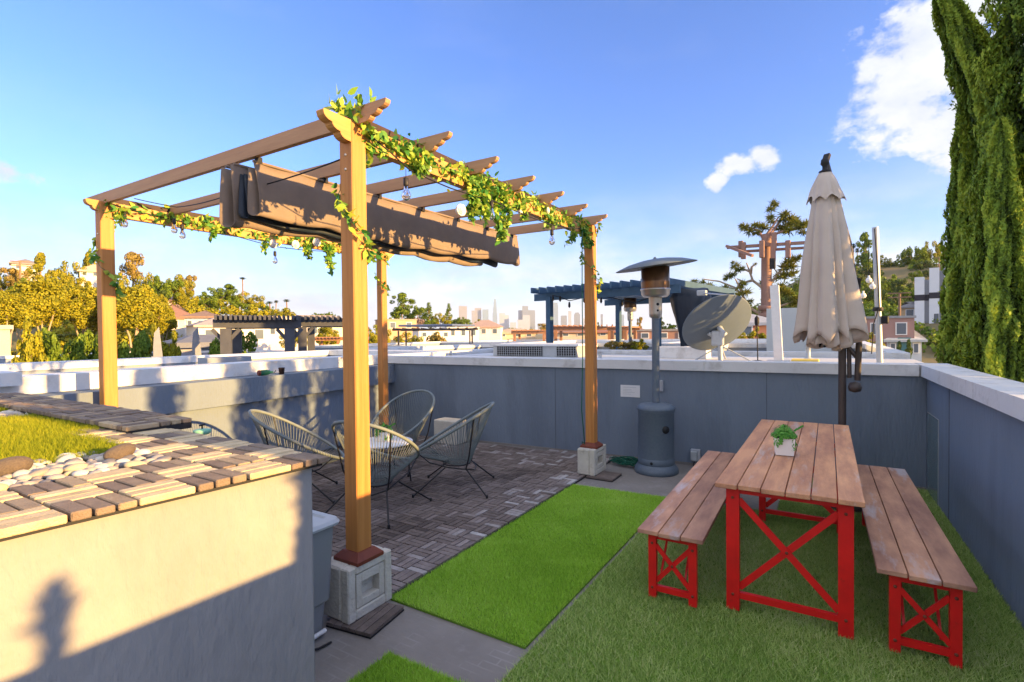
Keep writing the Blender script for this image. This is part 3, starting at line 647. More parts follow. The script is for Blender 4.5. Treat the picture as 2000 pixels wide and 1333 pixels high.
lights([onx(727, 268, -2.2), onx(765, 300, -2.2), onx(800, 332, -2.2), onx(880, 368, -2.2), onx(962, 392, -2.18), onx(1078, 440, -2.16), onx(1136, 447, -2.15)],
       [onx(793, 358, -2.2), onx(960, 402, -2.18), onx(1078, 456, -2.16)], 'black cable with clear bulbs looping below the front beam of the pergola', .008)
m = MB(); P = [onx(1137, 452, -2.17), onx(1137, 560, -2.17), onx(1138, 700, -2.16), onx(1136, 800, -2.15), onx(1142, 868, -2.2), (-2.36, 5.42, .35), (-2.38, 5.45, .03)]
m.tube(P, .005, 6); tag(m.build('hanging_wire', M['green']), 'thin dark green power cord hanging down beside the right pergola post', 'wire')

# ------------------------------------------------------------------ rope chairs and coffee table
def make_chair(x, y, rz, label):
    t = empty('rope_chair', (x, y, .025), rz, label, 'chair', 'round rope chairs around the small table')
    c = Vector((0, 0, .605)); v = Vector((0, .42, -.25)); RW = .345
    def rim(a, k=1.0, dz=0): 
        s = math.sin(a); w = RW*(1-.10*s); return c+Vector((math.cos(a)*w*k, 0, dz))+v*s*k
    n = 56
    m = MB(); m.ring([rim(2*math.pi*i/n) for i in range(n)], .0155, 8); m.build('rim', M['cord'], t)
    m = MB(); hub = Vector((0, -.06, .265))
    for i in range(84):
        a = 2*math.pi*(i+.5)/84; p = rim(a)
        q = hub+Vector((math.cos(a)*.125, math.sin(a)*.13+.02, .012*math.sin(a)))
        mid = p.lerp(q, .5)+Vector((0, 0, -.012))
        m.tube([p, mid, q], .0032, 4, cap=False)
    for k in range(5): m.ring([hub+Vector((math.cos(a)*.125*(1-k*.2), math.sin(a)*.13*(1-k*.2)+.02, -.003*k+.012*math.sin(a))) for a in [2*math.pi*i/20 for i in range(20)]], .004, 5)
    m.build('woven_seat', M['cord'], t)
    m = MB(); m.ring([hub+Vector((math.cos(a)*.13, math.sin(a)*.135+.02, -.012)) for a in [2*math.pi*i/24 for i in range(24)]], .0075, 6)
    for s in (-1, 1):
        m.tube([rim(R_(90-s*38)), (s*.19, .20, .30), (s*.16, .02, .245)], .0065, 6)
        m.tube([rim(R_(-90+s*52)), (s*.235, -.20, .38), (s*.19, -.16, .235)], .0075, 6)
    m.tube([(.19, -.16, .235), (.08, -.23, .20), (-.08, -.23, .20), (-.19, -.16, .235)], .0075, 6)
    m.tube([(.16, .02, .245), (.19, -.16, .235)], .0075, 6); m.tube([(-.16, .02, .245), (-.19, -.16, .235)], .0075, 6)
    m.build('support_frame', M['rod'], t)
    for sx, y0, y1 in ((1, .05, .33), (-1, .05, .33), (1, -.15, -.38), (-1, -.15, -.38)):
        m = MB(); m.tube([(sx*.17, y0, .245), (sx*.335, y1, .012)], .0078, 7); m.lathe([(.012, 0), (.012, .022), (.009, .03)], (sx*.336, y1*1.003, 0), 8); m.build('leg', M['rod'], t)
    return t
make_chair(-3.24, 4.16, R_(118), 'grey rope chair on the right of the group, turned side-on against the back wall')
make_chair(-3.42, 3.32, R_(12), 'grey rope chair nearest the camera, seen from behind next to the cedar post')
make_chair(-4.36, 3.18, R_(-42), 'grey rope chair at the left, partly hidden behind the tiled planter')
make_chair(-4.28, 4.52, R_(186), 'grey rope chair at the back of the group, facing the camera')
t = empty('coffee_table', (-4.02, 3.98, .025), 0, 'small round white table with thin black legs between the rope chairs', 'table')
m = MB(); m.lathe([(.0, .405), (.285, .405), (.30, .412), (.30, .424), (.285, .43), (0, .43)], n=32); m.build('table_top', M['white'], t)
m = MB(); m.ring([(math.cos(a)*.27, math.sin(a)*.27, .36) for a in [2*math.pi*i/28 for i in range(28)]], .007, 6); m.build('hoop', M['rod'], t)
for a in (0.4, 1.97, 3.54, 5.11):
    m = MB(); m.tube([(math.cos(a)*.24, math.sin(a)*.24, .405), (math.cos(a)*.29, math.sin(a)*.29, .01)], .008, 6); m.build('leg', M['rod'], t)
def planter_pot(x, y, z, w, h, rz, label, trail=True, n=520, tone0=.55, leaf=.012):
    t = empty('potted_plant', (x, y, z), rz, label, 'potted plant')
    m = MB(); q = w/2; p = q*.86
    ring_ = lambda s, zz: [(-s, -s, zz), (s, -s, zz), (s, s, zz), (-s, s, zz)]
    vs = ring_(p, 0)+ring_(q, h)+ring_(q-.007, h)+ring_(q-.012, h-.02)
    m.add(vs, [(3, 2, 1, 0), (12, 13, 14, 15)]+[(i*4+k, i*4+(k+1) % 4, i*4+4+(k+1) % 4, i*4+4+k) for i in range(3) for k in range(4)]); m.build('pot', M['pot'], t)
    pts = []; nr = []; tn = []
    for k in range(n):
        a = rnd.uniform(0, 6.28); r = q*1.25*math.sqrt(rnd.random()); z_ = h+.072*(1-(r/(q*1.4))**2)*rnd.uniform(.3, 1.25)+.004*math.sin(a*5)
        pts.append((r*math.cos(a), r*math.sin(a), z_)); nr.append((math.cos(a)*.6, math.sin(a)*.6, 1)); tn.append(rnd.gauss(tone0, .22))
    if trail:
        for (a, ln) in ((-.75, .09), (-1.9, .05), (.1, .08), (-2.3, .07), (.3, .1)):
            for k in range(34):
                s = k/33; pts.append((math.cos(a)*(q+.012)+rnd.gauss(0, .006), math.sin(a)*(q+.012)+rnd.gauss(0, .006), h+.012-ln*s)); nr.append((math.cos(a), math.sin(a), .2)); tn.append(rnd.gauss(.6, .15))
        for k in range(12):
            s = k/11; pts.append((q+.05*s, -.01+.02*s, h+.05+.03*s)); nr.append((0, -1, .4)); tn.append(.25)
    cards(pts, nr, [leaf*rnd.uniform(.7, 1.2) for _ in pts], tn, M['succ'], 'succulent_leaves', t, aspect=.7)
    m = MB(); m.lathe([(q*.9, h-.006), (q*.6, h+.02), (0, h+.03)], n=10); m.build('soil', M['soil'], t)
planter_pot(-4.05, 4.0, .456, .15, .10, .3, 'low white pot with a small green plant on the round coffee table', True, 260, .3, .014)
planter_pot(-.235, 3.96, .752, .125, .115, R_(8), 'square white pot of bright green succulents on the wooden picnic table', True, 1500, .62, .0095)

# ------------------------------------------------------------------ picnic table and benches
def plank_set(name, x0, x1, y0, y1, n, z0, z1, m_, parent, skew=0, ov=.012):
    w = (x1-x0)/n
    for k in range(n):
        b = MB(); j = rnd.uniform(-ov, ov); b.box(x0+k*w+.0025, x0+(k+1)*w-.0025, y0+j, y1+rnd.uniform(-ov, ov), z0, z1+rnd.uniform(-.001, .001), rnd.random(), bev=.003)
        o = b.build(name, m_, parent)
def xframe(parent, x0, x1, y, h, lw, ld, brace, foot=.09):
    """end frame: two flat legs, an X brace and a low rail"""
    for x in (x0, x1-lw): bx(x, x+lw, y-ld/2, y+ld/2, 0, h).build('leg', M['red'], parent)
    m = MB(); a, b = x0+lw-.004, x1-lw+.004
    m.bar((a, y-.006, h-.05), (b, y-.006, foot+.03), brace*.35, brace, up=(0, 1, 0)) if False else None
    for s, (za, zb) in ((-1, (h-.07, foot+.035)), (1, (foot+.035, h-.07))):
        d = Vector((b-a, 0, zb-za)).normalized(); nrm = Vector((-d.z, 0, d.x))*brace/2; yy = y+s*.006
        vs = []
        for q in (-.005, .005):
            for p, sg in (((a, za), 1), ((b, zb), 1), ((b, zb), -1), ((a, za), -1)): vs.append((p[0]+nrm.x*sg, yy+q, p[1]+nrm.z*sg))
        m.add(vs, [(0, 1, 2, 3), (7, 6, 5, 4), (0, 4, 5, 1), (1, 5, 6, 2), (2, 6, 7, 3), (3, 7, 4, 0)])
    m.build('cross_brace', M['red'], parent)
    for px_, pz_ in (((a+b)/2, (h-.07+foot+.035)/2), (x0+lw/2, h-.06), (x1-lw/2, h-.06), (x0+lw/2, foot), (x1-lw/2, foot)):
        m = MB(); m.lathe([(.008, -.002), (.008, .004), (.004, .007), (0, .007)], (px_, y-ld/2 if px_ != (a+b)/2 else y-.012, pz_), 8, mtx=Matrix.Rotation(R_(90), 3, 'X')); m.build('bolt', M['collar'], parent)
    bx(a+.0, b-.0, y-ld*.32, y+ld*.32, foot-.022, foot+.012).build('foot_rail', M['red'], parent)
    bx(a, b, y-ld*.3, y+ld*.3, h-.035, h-.004).build('top_rail', M['red'], parent)
t = empty('picnic_table', (-.17, 4.24, .02), R_(-.3), 'long picnic table of six worn planks on red steel X-frame legs', 'table')
plank_set('plank', -.352, .352, -1.19, 1.20, 6, .70, .727, M['table'], t)
xframe(t, -.30, .305, -1.11, .698, .068, .042, .036); xframe(t, -.295, .30, .46, .698, .05, .04, .036)
bx(-.285, -.262, -1.09, .46, .668, .697).build('side_rail', M['red'], t); bx(.265, .288, -1.09, .46, .668, .697).build('side_rail', M['red'], t)
def make_bench(x, y, rz, lab, wd=.375):
    t = empty('bench', (x, y, .02), rz, lab, 'bench', 'red-legged plank benches beside the picnic table')
    plank_set('plank', -wd/2, wd/2, -1.14, 1.16, 3, .385, .410, M['bench'], t)
    xframe(t, -wd/2+.055, wd/2-.045, -1.08, .384, .045, .036, .026, .06); xframe(t, -wd/2+.055, wd/2-.045, .78, .384, .045, .036, .026, .06)
    for s in (-1, 1):
        m = MB(); m.bar((s*.07, -1.07, .1), (s*.07, -.82, .375), .012, .012); m.build('folding_strut', M['red'], t)
make_bench(-.775, 4.12, R_(.6), 'worn plank bench with red X-frame legs on the left of the table, nearest the heater')
make_bench(.398, 4.19, R_(.4), 'worn plank bench with red X-frame legs between the table and the right wall')

# ------------------------------------------------------------------ patio heater
def heater(x, y, z, lab, s=1.0, tilt=(.10, -.09), full=True):
    t = empty('patio_heater', (x, y, z), 0, lab, 'patio heater'); t.scale = (s, s, s)
    m = MB(); m.lathe([(.235, 0), (.245, .012), (.24, .05), (.215, .085), (.205, .10)], n=40); m.build('base', M['heater'], t)
    m = MB(); m.lathe([(.200, .10), (.203, .105), (.203, .165), (.199, .17), (.199, .175), (.199, .685), (.203, .69), (.203, .70), (.199, .703)], n=40)
    o = m.build('tank_housing', M['heater'], t)
    m = MB(); 
    for (a, zz, r) in ((-.76, .51, .042), (-1.56, .135, .016)):
        m.lathe([(r, -.004), (r, .004), (0, .004)], (math.cos(a)*.2005, math.sin(a)*.2005, zz), 18, mtx=Matrix.Rotation(a, 3, 'Z') @ Matrix.Rotation(R_(90), 3, 'Y'))
    m.build('vent_hole', M['dark'], o)
    m = MB(); m.lathe([(.208, .703), (.215, .72), (.208, .745), (.185, .765), (.18, .768), (.06, .79), (.045, .79)], n=40); m.build('top_cap', M['heater'], t)
    m = MB(); m.lathe([(.042, .785), (.042, 1.76)], n=20); m.build('pole', M['heater'], t)
    m = MB(); m.lathe([(.04, 1.74), (.068, 1.76), (.072, 1.80), (.072, 1.965), (.075, 1.98)], n=24); o = m.build('valve_collar', M['hsteel'], t)
    m = MB(); 
    for zz, r in ((1.90, .016), (1.83, .012)): m.lathe([(r, -.003), (r, .003), (0, .003)], (math.cos(-.95)*.073, math.sin(-.95)*.073, zz), 12, mtx=Matrix.Rotation(-.95, 3, 'Z') @ Matrix.Rotation(R_(90), 3, 'Y'))
    m.build('valve_port', M['dark'], o)
    m = MB(); m.lathe([(.075, 1.98), (.13, 1.985), (.155, 2.01), (.158, 2.055), (.166, 2.06), (.166, 2.075), (.158, 2.08)], n=32); m.build('burner_bowl', M['hsteel'], t)
    m = MB(); m.lathe([(.156, 2.08), (.158, 2.15), (.158, 2.16), (.155, 2.165), (.156, 2.32), (.10, 2.335)], n=32); m.build('burner_screen', M['mesh'], t)
    m = MB(); rot = Matrix.Rotation(tilt[0], 3, 'X') @ Matrix.Rotation(tilt[1], 3, 'Y')
    m.lathe([(.445, -.062), (.45, -.06), (.448, -.055), (.30, -.005), (.15, .022), (.02, .032), (.012, .05), (0, .052)], (0, 0, 2.385), 48, mtx=rot)
    m.lathe([(.44, -.058), (.30, -.009), (.15, .018), (0, .026)], (0, 0, 2.385), 48, mtx=rot); m.build('reflector', M['heater'], t)
heater(-1.635, 5.84, 0, 'tall grey mushroom patio heater standing against the back wall beside the concrete block')

# ------------------------------------------------------------------ closed cantilever umbrella
def umbrella():
    t = empty('patio_umbrella', (.14, 5.55, .02), 0, 'closed beige cantilever umbrella on a dark pole behind the picnic table', 'umbrella')
    O = Vector((.14, 5.55, .02))
    m = MB(); m.tube([(0, 0, 0), (0, 0, 1.52)], .032, 14); m.build('pole', M['umbr'], t)
    m = MB(); m.lathe([(.28, 0), (.28, .03), (.05, .05), (.04, .30)], n=24); m.build('base', M['umbr'], t)
    m = MB(); pts = [Vector((.115, 0, 1.12)), Vector((.125, -.02, 1.45)), Vector((.10, -.04, 1.9)), Vector((.045, -.05, 2.35)), Vector((-.06, -.08, 2.80)), Vector((-.125, -.13, 3.06))]
    m.tube(pts, .026, 10); m.build('arm', M['umbr'], t)
    m = MB(); m.tube([(.03, 0, 1.44), (.13, -.01, 1.30)], .02, 8); m.tube([(.055, 0, 1.14), (.05, 0, 1.5)], .018, 8); m.lathe([(.0, -.05), (.045, -.035), (.055, 0), (.04, .04), (0, .05)], (.095, -.03, 1.06), 16)
    m.build('crank', M['umbr'], t)
    m = MB(); m.box(.085, .135, -.09, -.03, 1.9, 2.03, bev=.01); m.build('slide_handle', M['dark'], t)
    ap = Vector((-.135, -.16, 3.0)); bt = Vector((-.10, -.16, 1.40))
    # main cloth: tapering tube of deep folds, wavy hem
    def cloth(name, z0, z1, prof, nf, depth, hem, seed, thick=.003):
        nn = 108; rows = 26; vs = []; r_ = random.Random(seed); ph = [r_.uniform(0, 6) for _ in range(nf)]; am = [r_.uniform(.35, 1.5) for _ in range(nf)]; of = [r_.uniform(-.28, .28) for _ in range(nf)]
        for i in range(rows+1):
            s = i/rows; c = ap.lerp(bt, (z0-(z0-z1)*s-3.0)/(1.40-3.0))
            R0 = prof(s)
            for k in range(nn):
                a = 2*math.pi*k/nn; fidx = a/(2*math.pi)*nf; q = int(fidx) % nf; u = fidx-int(fidx)
                crease = abs(u-.5-of[q])*2; d = depth*(.25+.75*min(1, s*1.6))*am[q]
                rr = R0*(1-d*(1-min(1, crease))**1.0*1.0)*(1+.05*math.sin(a*2+1.3+s)+.022*math.sin(a*13+s*5+ph[0])*s+.015*math.sin(a*29-s*4)*s+.02*math.sin(s*9+a*3))
                z = z0-(z0-z1)*s
                z -= hem*s**6*(math.cos((u-.5)*math.pi)*am[q]*1.0-.35)
                vs.append((c.x+rr*math.cos(a), c.y+rr*.82*math.sin(a), z))
        m = MB(); m.add(vs, [(i*nn+k, i*nn+(k+1) % nn, (i+1)*nn+(k+1) % nn, (i+1)*nn+k) for i in range(rows) for k in range(nn)], .5, True)
        o = m.build(name, M['canvas'], t); sd = o.modifiers.new('solid', 'SOLIDIFY'); sd.thickness = thick; return o
    cloth('canopy', 2.92, 1.50, lambda s: .055+.215*s**.78, 8, .50, -.13, 5)
    cloth('inner_folds', 2.3, 1.44, lambda s: .06+.11*s, 6, .6, .05, 8)
    cloth('vent_cap', 2.975, 2.72, lambda s: .040+.105*s**.8, 8, .16, -.05, 3)
    m = MB(); m.lathe([(.045, 2.97), (.05, 2.985), (.022, 3.0), (.02, 3.03), (.035, 3.05), (.03, 3.09), (0, 3.10)], (ap.x, ap.y, 0), 14); m.bar((ap.x+.0, ap.y, 3.06), (ap.x+.02, ap.y+.04, 3.14), .05, .03); m.build('finial', M['dark'], t)
    m = MB()
    for k in range(8):
        a = k*.785+.3; m.bar((bt.x+.05*math.cos(a), bt.y+.04*math.sin(a), 1.52), (bt.x+.085*math.cos(a), bt.y+.07*math.sin(a), 1.42), .012, .012)
    m.build('rib', M['dark'], t)
umbrella()

# ------------------------------------------------------------------ small things on the terrace
def tub():
    t = empty('storage_tub', (-2.42, 1.63, 0), 0, 'grey plastic storage tub with a pale lid between the planter and the near post', 'storage tub')
    def rr(x0, x1, y0, y1, r, z, n=5):
        out_ = []
        for cx, cy, a0 in ((x1-r, y1-r, 0), (x0+r, y1-r, 90), (x0+r, y0+r, 180), (x1-r, y0+r, 270)):
            for k in range(n+1): a = R_(a0+90*k/n); out_.append((cx+r*math.cos(a), cy+r*math.sin(a), z))
        return out_
    def loft(rings): 
        m = MB(); n = len(rings[0]); vs = sum(rings, [])
        m.add(vs, [(i*n+k, i*n+(k+1) % n, (i+1)*n+(k+1) % n, (i+1)*n+k) for i in range(len(rings)-1) for k in range(n)]+[tuple(range(n-1, -1, -1)), tuple(range((len(rings)-1)*n, len(rings)*n))], .5); return m
    X0, X1, Y0, Y1 = -.30, .185, -.28, .235
    loft([rr(X0+.05, X1-.055, Y0+.05, Y1-.055, .03, .02), rr(X0+.04, X1-.042, Y0+.04, Y1-.045, .03, .17), rr(X0+.022, X1-.026, Y0+.02, Y1-.025, .035, .185), rr(X0+.004, X1-.005, Y0+.004, Y1-.006, .04, .585)]).build('tub_body', M['bin'], t)
    loft([rr(X0-.012, X1+.014, Y0-.012, Y1+.016, .045, .585), rr(X0-.014, X1+.018, Y0-.014, Y1+.02, .045, .598), rr(X0-.004, X1+.006, Y0-.004, Y1+.01, .045, .615), rr(X0+.035, X1-.035, Y0+.035, Y1-.035, .03, .622), rr(X0+.045, X1-.045, Y0+.045, Y1-.045, .03, .612)]).build('lid', M['lid'], t)
    bx(X1+.006, X1+.022, -.12, .02, .55, .606, bev=.003).build('latch', M['tape'], t); bx(X1-.05, X1+.022, -.12, .02, .607, .6215, bev=.002).build('latch', M['tape'], t)
    m = MB(); m.tube([(X1-.035, Y0+.06, .03), (X1-.015, -.02, .035), (X1-.03, Y1-.07, .03)], .012, 8); m.build('handle', M['white'], t)
    m = MB(); m.tube([(X1-.06, -.1, .012), (X1+.05, .06, .012), (X1+.06, .13, .012)], .006, 6); m.build('caster_bar', M['dark'], t)
tub()
wy = lambda x: bw(x, 0)
def wallbox(x, z0, z1, w, d, name, m_, lab, cat, bev=.004):
    c = wy(x); o = bx(x-w/2, x+w/2, c-d, c-.001, z0, z1, bev=bev, rz=.0541, c=(x, c)).build(name, m_); tag(o, lab, cat); return o
o = wallbox(-2.08, .775, .925, .245, .006, 'paper_notice', M['paper'], 'white paper notice fixed to the back wall left of the patio heater pole', 'notice', bev=.001)
m = MB(); c = wy(-2.08)
for z in (.895, .868, .85, .832, .81): m.box(-2.17, -2.08+rnd.uniform(.0, .08), c-.0075, c-.0072, z, z+.004, rz=.0541, c=(-2.08, c))
m.build('faint_lines', M['galv'], o)
o = wallbox(-1.715, .865, 1.0, .085, .032, 'switch_box', M['plate'], 'small grey switch box on the back wall right of the heater pole', 'switch box')
c = wy(-1.715); bx(-1.74, -1.69, c-.038, c-.0325, .875, .99, bev=.002).build('cover_plate', M['plate'], o)
o = wallbox(-1.30, .06, .20, .11, .06, 'power_outlet', M['plate'], 'weatherproof power outlet low on the back wall between the heater and the bench', 'outlet')
c = wy(-1.30); bx(-1.345, -1.265, c-.10, c-.061, .07, .19, bev=.012).build('clear_cover', M['galv'], o)
m = MB(); m.tube([(-1.3, c-.08, .07), (-1.31, c-.10, .02), (-1.2, c-.16, .012), (-1.0, c-.12, .012)], .006, 6); m.build('plug_cord', M['dark'], o)
m = MB(); P = []
for k in range(260):
    a = k*.42; r = .13+.05*math.sin(k*.61)+.02*math.sin(k*.17); P.append((-1.98+r*1.25*math.cos(a), 5.93+r*.6*math.sin(a), .02+.035*(.5+.5*math.sin(k*1.3))+k*.00014))
m.tube(P, .0048, 5); tag(m.build('coiled_cord', M['green']), 'heap of coiled green extension cord between the concrete block and the heater', 'cord')
m = MB(); m.prism([(.858, 6.37), (.868, 6.37), (.877, 5.86), (.862, 5.86)], .02, .78); o = m.build('glass_panel', M['tint']); tag(o, 'dark tinted glass panel leaning in the right rear corner of the terrace', 'glass panel')
m = MB()
m.tube([(.861, 6.37, .785), (.868, 5.86, .785)], .004, 5); m.tube([(.868, 5.86, .02), (.868, 5.86, .785)], .004, 5); m.build('edge_trim', M['galv'], o)
# sprayer and cup on the left ledge
p = onx(518, 726, -5.83); z = 1.106
t = empty('hose_nozzle', (p.x+.02, p.y, z), R_(80), 'green and copper spray nozzle lying on the left ledge', 'hose nozzle')
m = MB(); rot = Matrix.Rotation(R_(90), 3, 'Y'); m.lathe([(.03, -.075), (.034, -.06), (.034, 0), (.028, .03), (.012, .05), (.010, .08)], (0, 0, .036), 16, mtx=rot); m.build('nozzle_body', M['green'], t)
m = MB(); m.lathe([(.025, -.10), (.033, -.095), (.035, -.076), (.03, -.07)], (0, 0, .036), 16, mtx=rot); m.build('copper_ring', M['collar'], t)
m = MB(); m.tube([(.06, 0, .04), (.1, .0, .03), (.12, .01, .055)], .005, 6); m.build('trigger', M['dark'], t)
p = onx(548, 722, -5.83)
m = MB(); m.lathe([(0, 0), (.030, 0), (.035, .07), (.038, .072), (.038, .082), (.033, .082), (.030, .01), (0, .01)], (p.x+.02, p.y, z), 18); tag(m.build('plant_pot', M['darkwood']), 'small dark brown empty plant pot on the left ledge', 'plant pot')
# green watering head behind the planter end
t = empty('sprinkler', (-3.55, 1.90, .0), 0, 'pale green sprinkler head with a black spigot on a stake behind the planter', 'sprinkler')
t.location = onz(395, 845, .93); 
m = MB(); m.lathe([(.04, -.012), (.055, 0), (.055, .018), (.02, .026)], n=16); m.build('green_disc', mat('mint_plastic', (.25, .55, .38), .4), t)
m = MB(); m.tube([(0, 0, .02), (0, 0, .05)], .006, 6); m.tube([(-.03, 0, .045), (.03, 0, .058)], .007, 6); m.build('spigot', M['dark'], t)
m = MB(); m.tube([(0, 0, -.01), (0, 0, -t.location.z+.03)], .008, 6); m.build('stake', M['galv'], t)

# ================================================================== beyond the terrace
def phi(x, y): return math.atan2(x, y)+YAW
def sstep(a, b, x): t = min(1, max(0, (x-a)/(b-a))); return t*t*(3-2*t)
def interp(r, pts):
    for (r0, z0), (r1, z1) in zip(pts[:-1], pts[1:]):
        if r < r1: return z0+(z1-z0)*sstep(r0, r1, max(r, r0))
    return pts[-1][1]
def ground(x, y):
    r = math.hypot(x, y); p = math.degrees(phi(x, y)); p = (p+180) % 360-180
    wl = sstep(-19, -37, p) if p < -19 and p > -130 else 0; wl = sstep(0, 1, min(1, max(0, (-19-p)/18))) if -150 < p < -19 else 0
    wr = sstep(0, 1, min(1, max(0, (p-19)/12))) if 19 < p < 100 else 0
    zl = interp(r, ((20, -9), (40, -5), (70, 0), (110, 5.5), (190, 11.5), (330, 12), (620, -12)))
    zr = interp(r, ((25, -9), (60, -4), (100, 2), (170, 11), (225, 23), (300, 26), (700, -12)))
    zm = interp(r, ((20, -9), (120, -9), (200, -6), (400, -11), (800, -14)))
    n = 1.2*math.sin(x*.045+1)*math.cos(y*.06)+.6*math.sin(x*.13+y*.11)
    return zm*(1-wl-wr)+zl*wl+zr*wr+n*(wl+wr)*min(1, r/80)
m = MB(); rs = [0]+[8*1.11**k for k in range(64)]; rs = [r for r in rs if r < 6150]+[6200]; NA = 150
vs = [(rs[1]*0, 0, -9)]; idx = {}
angs = [math.radians(-115+1.35*k) for k in range(132)]; angs += [angs[-1]+math.radians(14)*(k+1) for k in range(13)]
angs = [a for a in angs if a < angs[0]+2*math.pi-.01]; NA = len(angs)
for r in rs[1:]:
    for a in angs:
        th = a-YAW; x, y = r*math.sin(th), r*math.cos(th); vs.append((x, y, ground(x, y)))
fs = [(0, 1+(k+1) % NA, 1+k) for k in range(NA)]
for i in range(len(rs)-2):
    for k in range(NA): a, b = 1+i*NA+k, 1+i*NA+(k+1) % NA; fs.append((a, b, b+NA, a+NA))
m.add(vs, fs, .5, True)
tag(m.build('ground', mat('dry_ground', (.24, .17, .09), .95, (.10, .12, .04), .045, detail=9, stain=((.32, .27, .19), .02, .55, .7))), kind='structure')

# ---------------- neighbouring roof terraces
wallm = M['tgrey']
def unit(x0, x1, y0, y1, label, zt=1.24, fl=.0, wall=.2, cm=None, wm=None, solid=False, zb=-9.5):
    t = empty('townhouse', ((x0+x1)/2, (y0+y1)/2, zb), 0, label, 'townhouse', 'neighbouring townhouses with roof terraces')
    cx, cy = (x0+x1)/2, (y0+y1)/2; X0, X1, Y0, Y1 = x0-cx, x1-cx, y0-cy, y1-cy
    wm = wm or wallm; cmm = cm or M['cap']; h = -zb
    bx(X0, X1, Y0, Y1, 0, fl+h).build('body', wm, t)
    if solid:
        bx(X0-.04, X1+.04, Y0-.04, Y1+.04, fl+h+.001, zt+h).build('roof', M['roofm'], t); return t
    bx(X0+wall, X1-wall, Y0+wall, Y1-wall, fl+h+.001, fl+h+.02).build('roof_floor', M['roofm'], t)
    for a in ((X0, X1, Y0, Y0+wall), (X0, X1, Y1-wall, Y1), (X0, X0+wall, Y0+wall, Y1-wall), (X1-wall, X1, Y0+wall, Y1-wall)):
        bx(*a, fl+h+.001, zt+h-.11).build('parapet', wm, t)
    q = .03
    m = MB()
    for a in ((X0-q, X1+q, Y0-q, Y0+wall+q), (X0-q, X1+q, Y1-wall-q, Y1+q), (X0-q, X0+wall+q, Y0+wall+q+.001, Y1-wall-q-.001), (X1-wall-q, X1+q, Y0+wall+q+.001, Y1-wall-q-.001)): m.box(*a, zt+h-.108, zt+h)
    m.build('coping', cmm, t)
    return t
tn = unit(-6.2, 1.05, 6.80, 9.35, 'pale flat townhouse roof directly beyond the back wall carrying the dish', 1.16, 1.0, solid=True)
unit(-9.75, -6.34, -3.0, 8.0, 'townhouse terrace with long white coping just left of the pergola', 1.24, .35)
unit(-9.75, -6.34, 8.15, 14.0, 'grey townhouse terrace behind the left rear pergola post')
unit(-6.2, -2.6, 9.5, 15.2, 'grey townhouse terrace behind the vent enclosure', 1.24, 0)
unit(-2.45, 1.05, 9.5, 15.2, 'blue-grey townhouse terrace behind the satellite dish', 1.24, 0)
unit(-9.75, -4.2, 15.4, 21.5, 'townhouse terrace with a blue pergola', 1.22, 0)
unit(-4.0, 1.05, 15.4, 21.5, 'townhouse terrace behind the closed umbrella', 1.22, 0)
unit(-10, 1.0, 21.8, 29, 'long townhouse terrace farther back in the row', 1.15, 0)
unit(-22, -11, 17, 27, 'sunlit townhouse roof with thin black frame pergola', 1.05, .2)
unit(-25, -12.2, 3.0, 13.5, 'townhouse terrace under the dark slatted pergola at left', .95, -.1)
unit(-24, -12, 30, 40, 'pale flat-roofed townhouse far beyond the back wall', .95, .3)
unit(-10, 0, 31, 42, 'pale flat-roofed townhouse behind the far wooden pergola', .9, .3)
# upstand boxes on the near roofs
def small_box(px0, px1, py, d, depth, z0, name, m_, lab, cat, zt=None):
    a, b = far(px0, py, d), far(px1, py, d); 
    x0, x1 = min(a.x, b.x), max(a.x, b.x); y0 = min(a.y, b.y)
    o = bx(x0, x1, y0, y0+depth, z0, zt or a.z, bev=.01).build(name, m_); return tag(o, lab, cat)
small_box(385, 470, 699, 9.2, .7, .8, 'skylight_curb', M['tgrey'], 'low grey skylight box on the townhouse terrace left of the near post', 'skylight')
# vent enclosure with wire grilles
t = empty('vent_enclosure', (-4.45, 8.05, 1.162), R_(2.5), 'low grey rooftop equipment enclosure with wire grille panels beyond the back wall', 'vent enclosure')
bx(-.83, .83, .02, .9, 0, .19).build('body', M['galv'], t)
bx(-.88, .88, -.03, .95, .192, .225).build('lid', M['cap'], t)
for x0, x1 in ((-.74, .18), (.46, .83)):
    g = bx(x0, x1, .005, .0195, .015, .185).build('grille', M['dark'], t); m = MB()
    k = x0
    while k < x1: m.box(k, k+.006, -.003, .0045, .015, .185); k += .045
    for z in (.03, .07, .11, .15, .18): m.box(x0, x1, -.006, -.0032, z, z+.005)
    m.build('grille_wire', M['galv'], g)
# raised white parapet stubs right of the enclosure
o = bx(-2.35, -1.55, 8.3, 8.7, 1.162, 1.34).build('roof_curb', M['cap']); tag(o, 'low white roof curb between the enclosure and the satellite dish', 'roof curb')
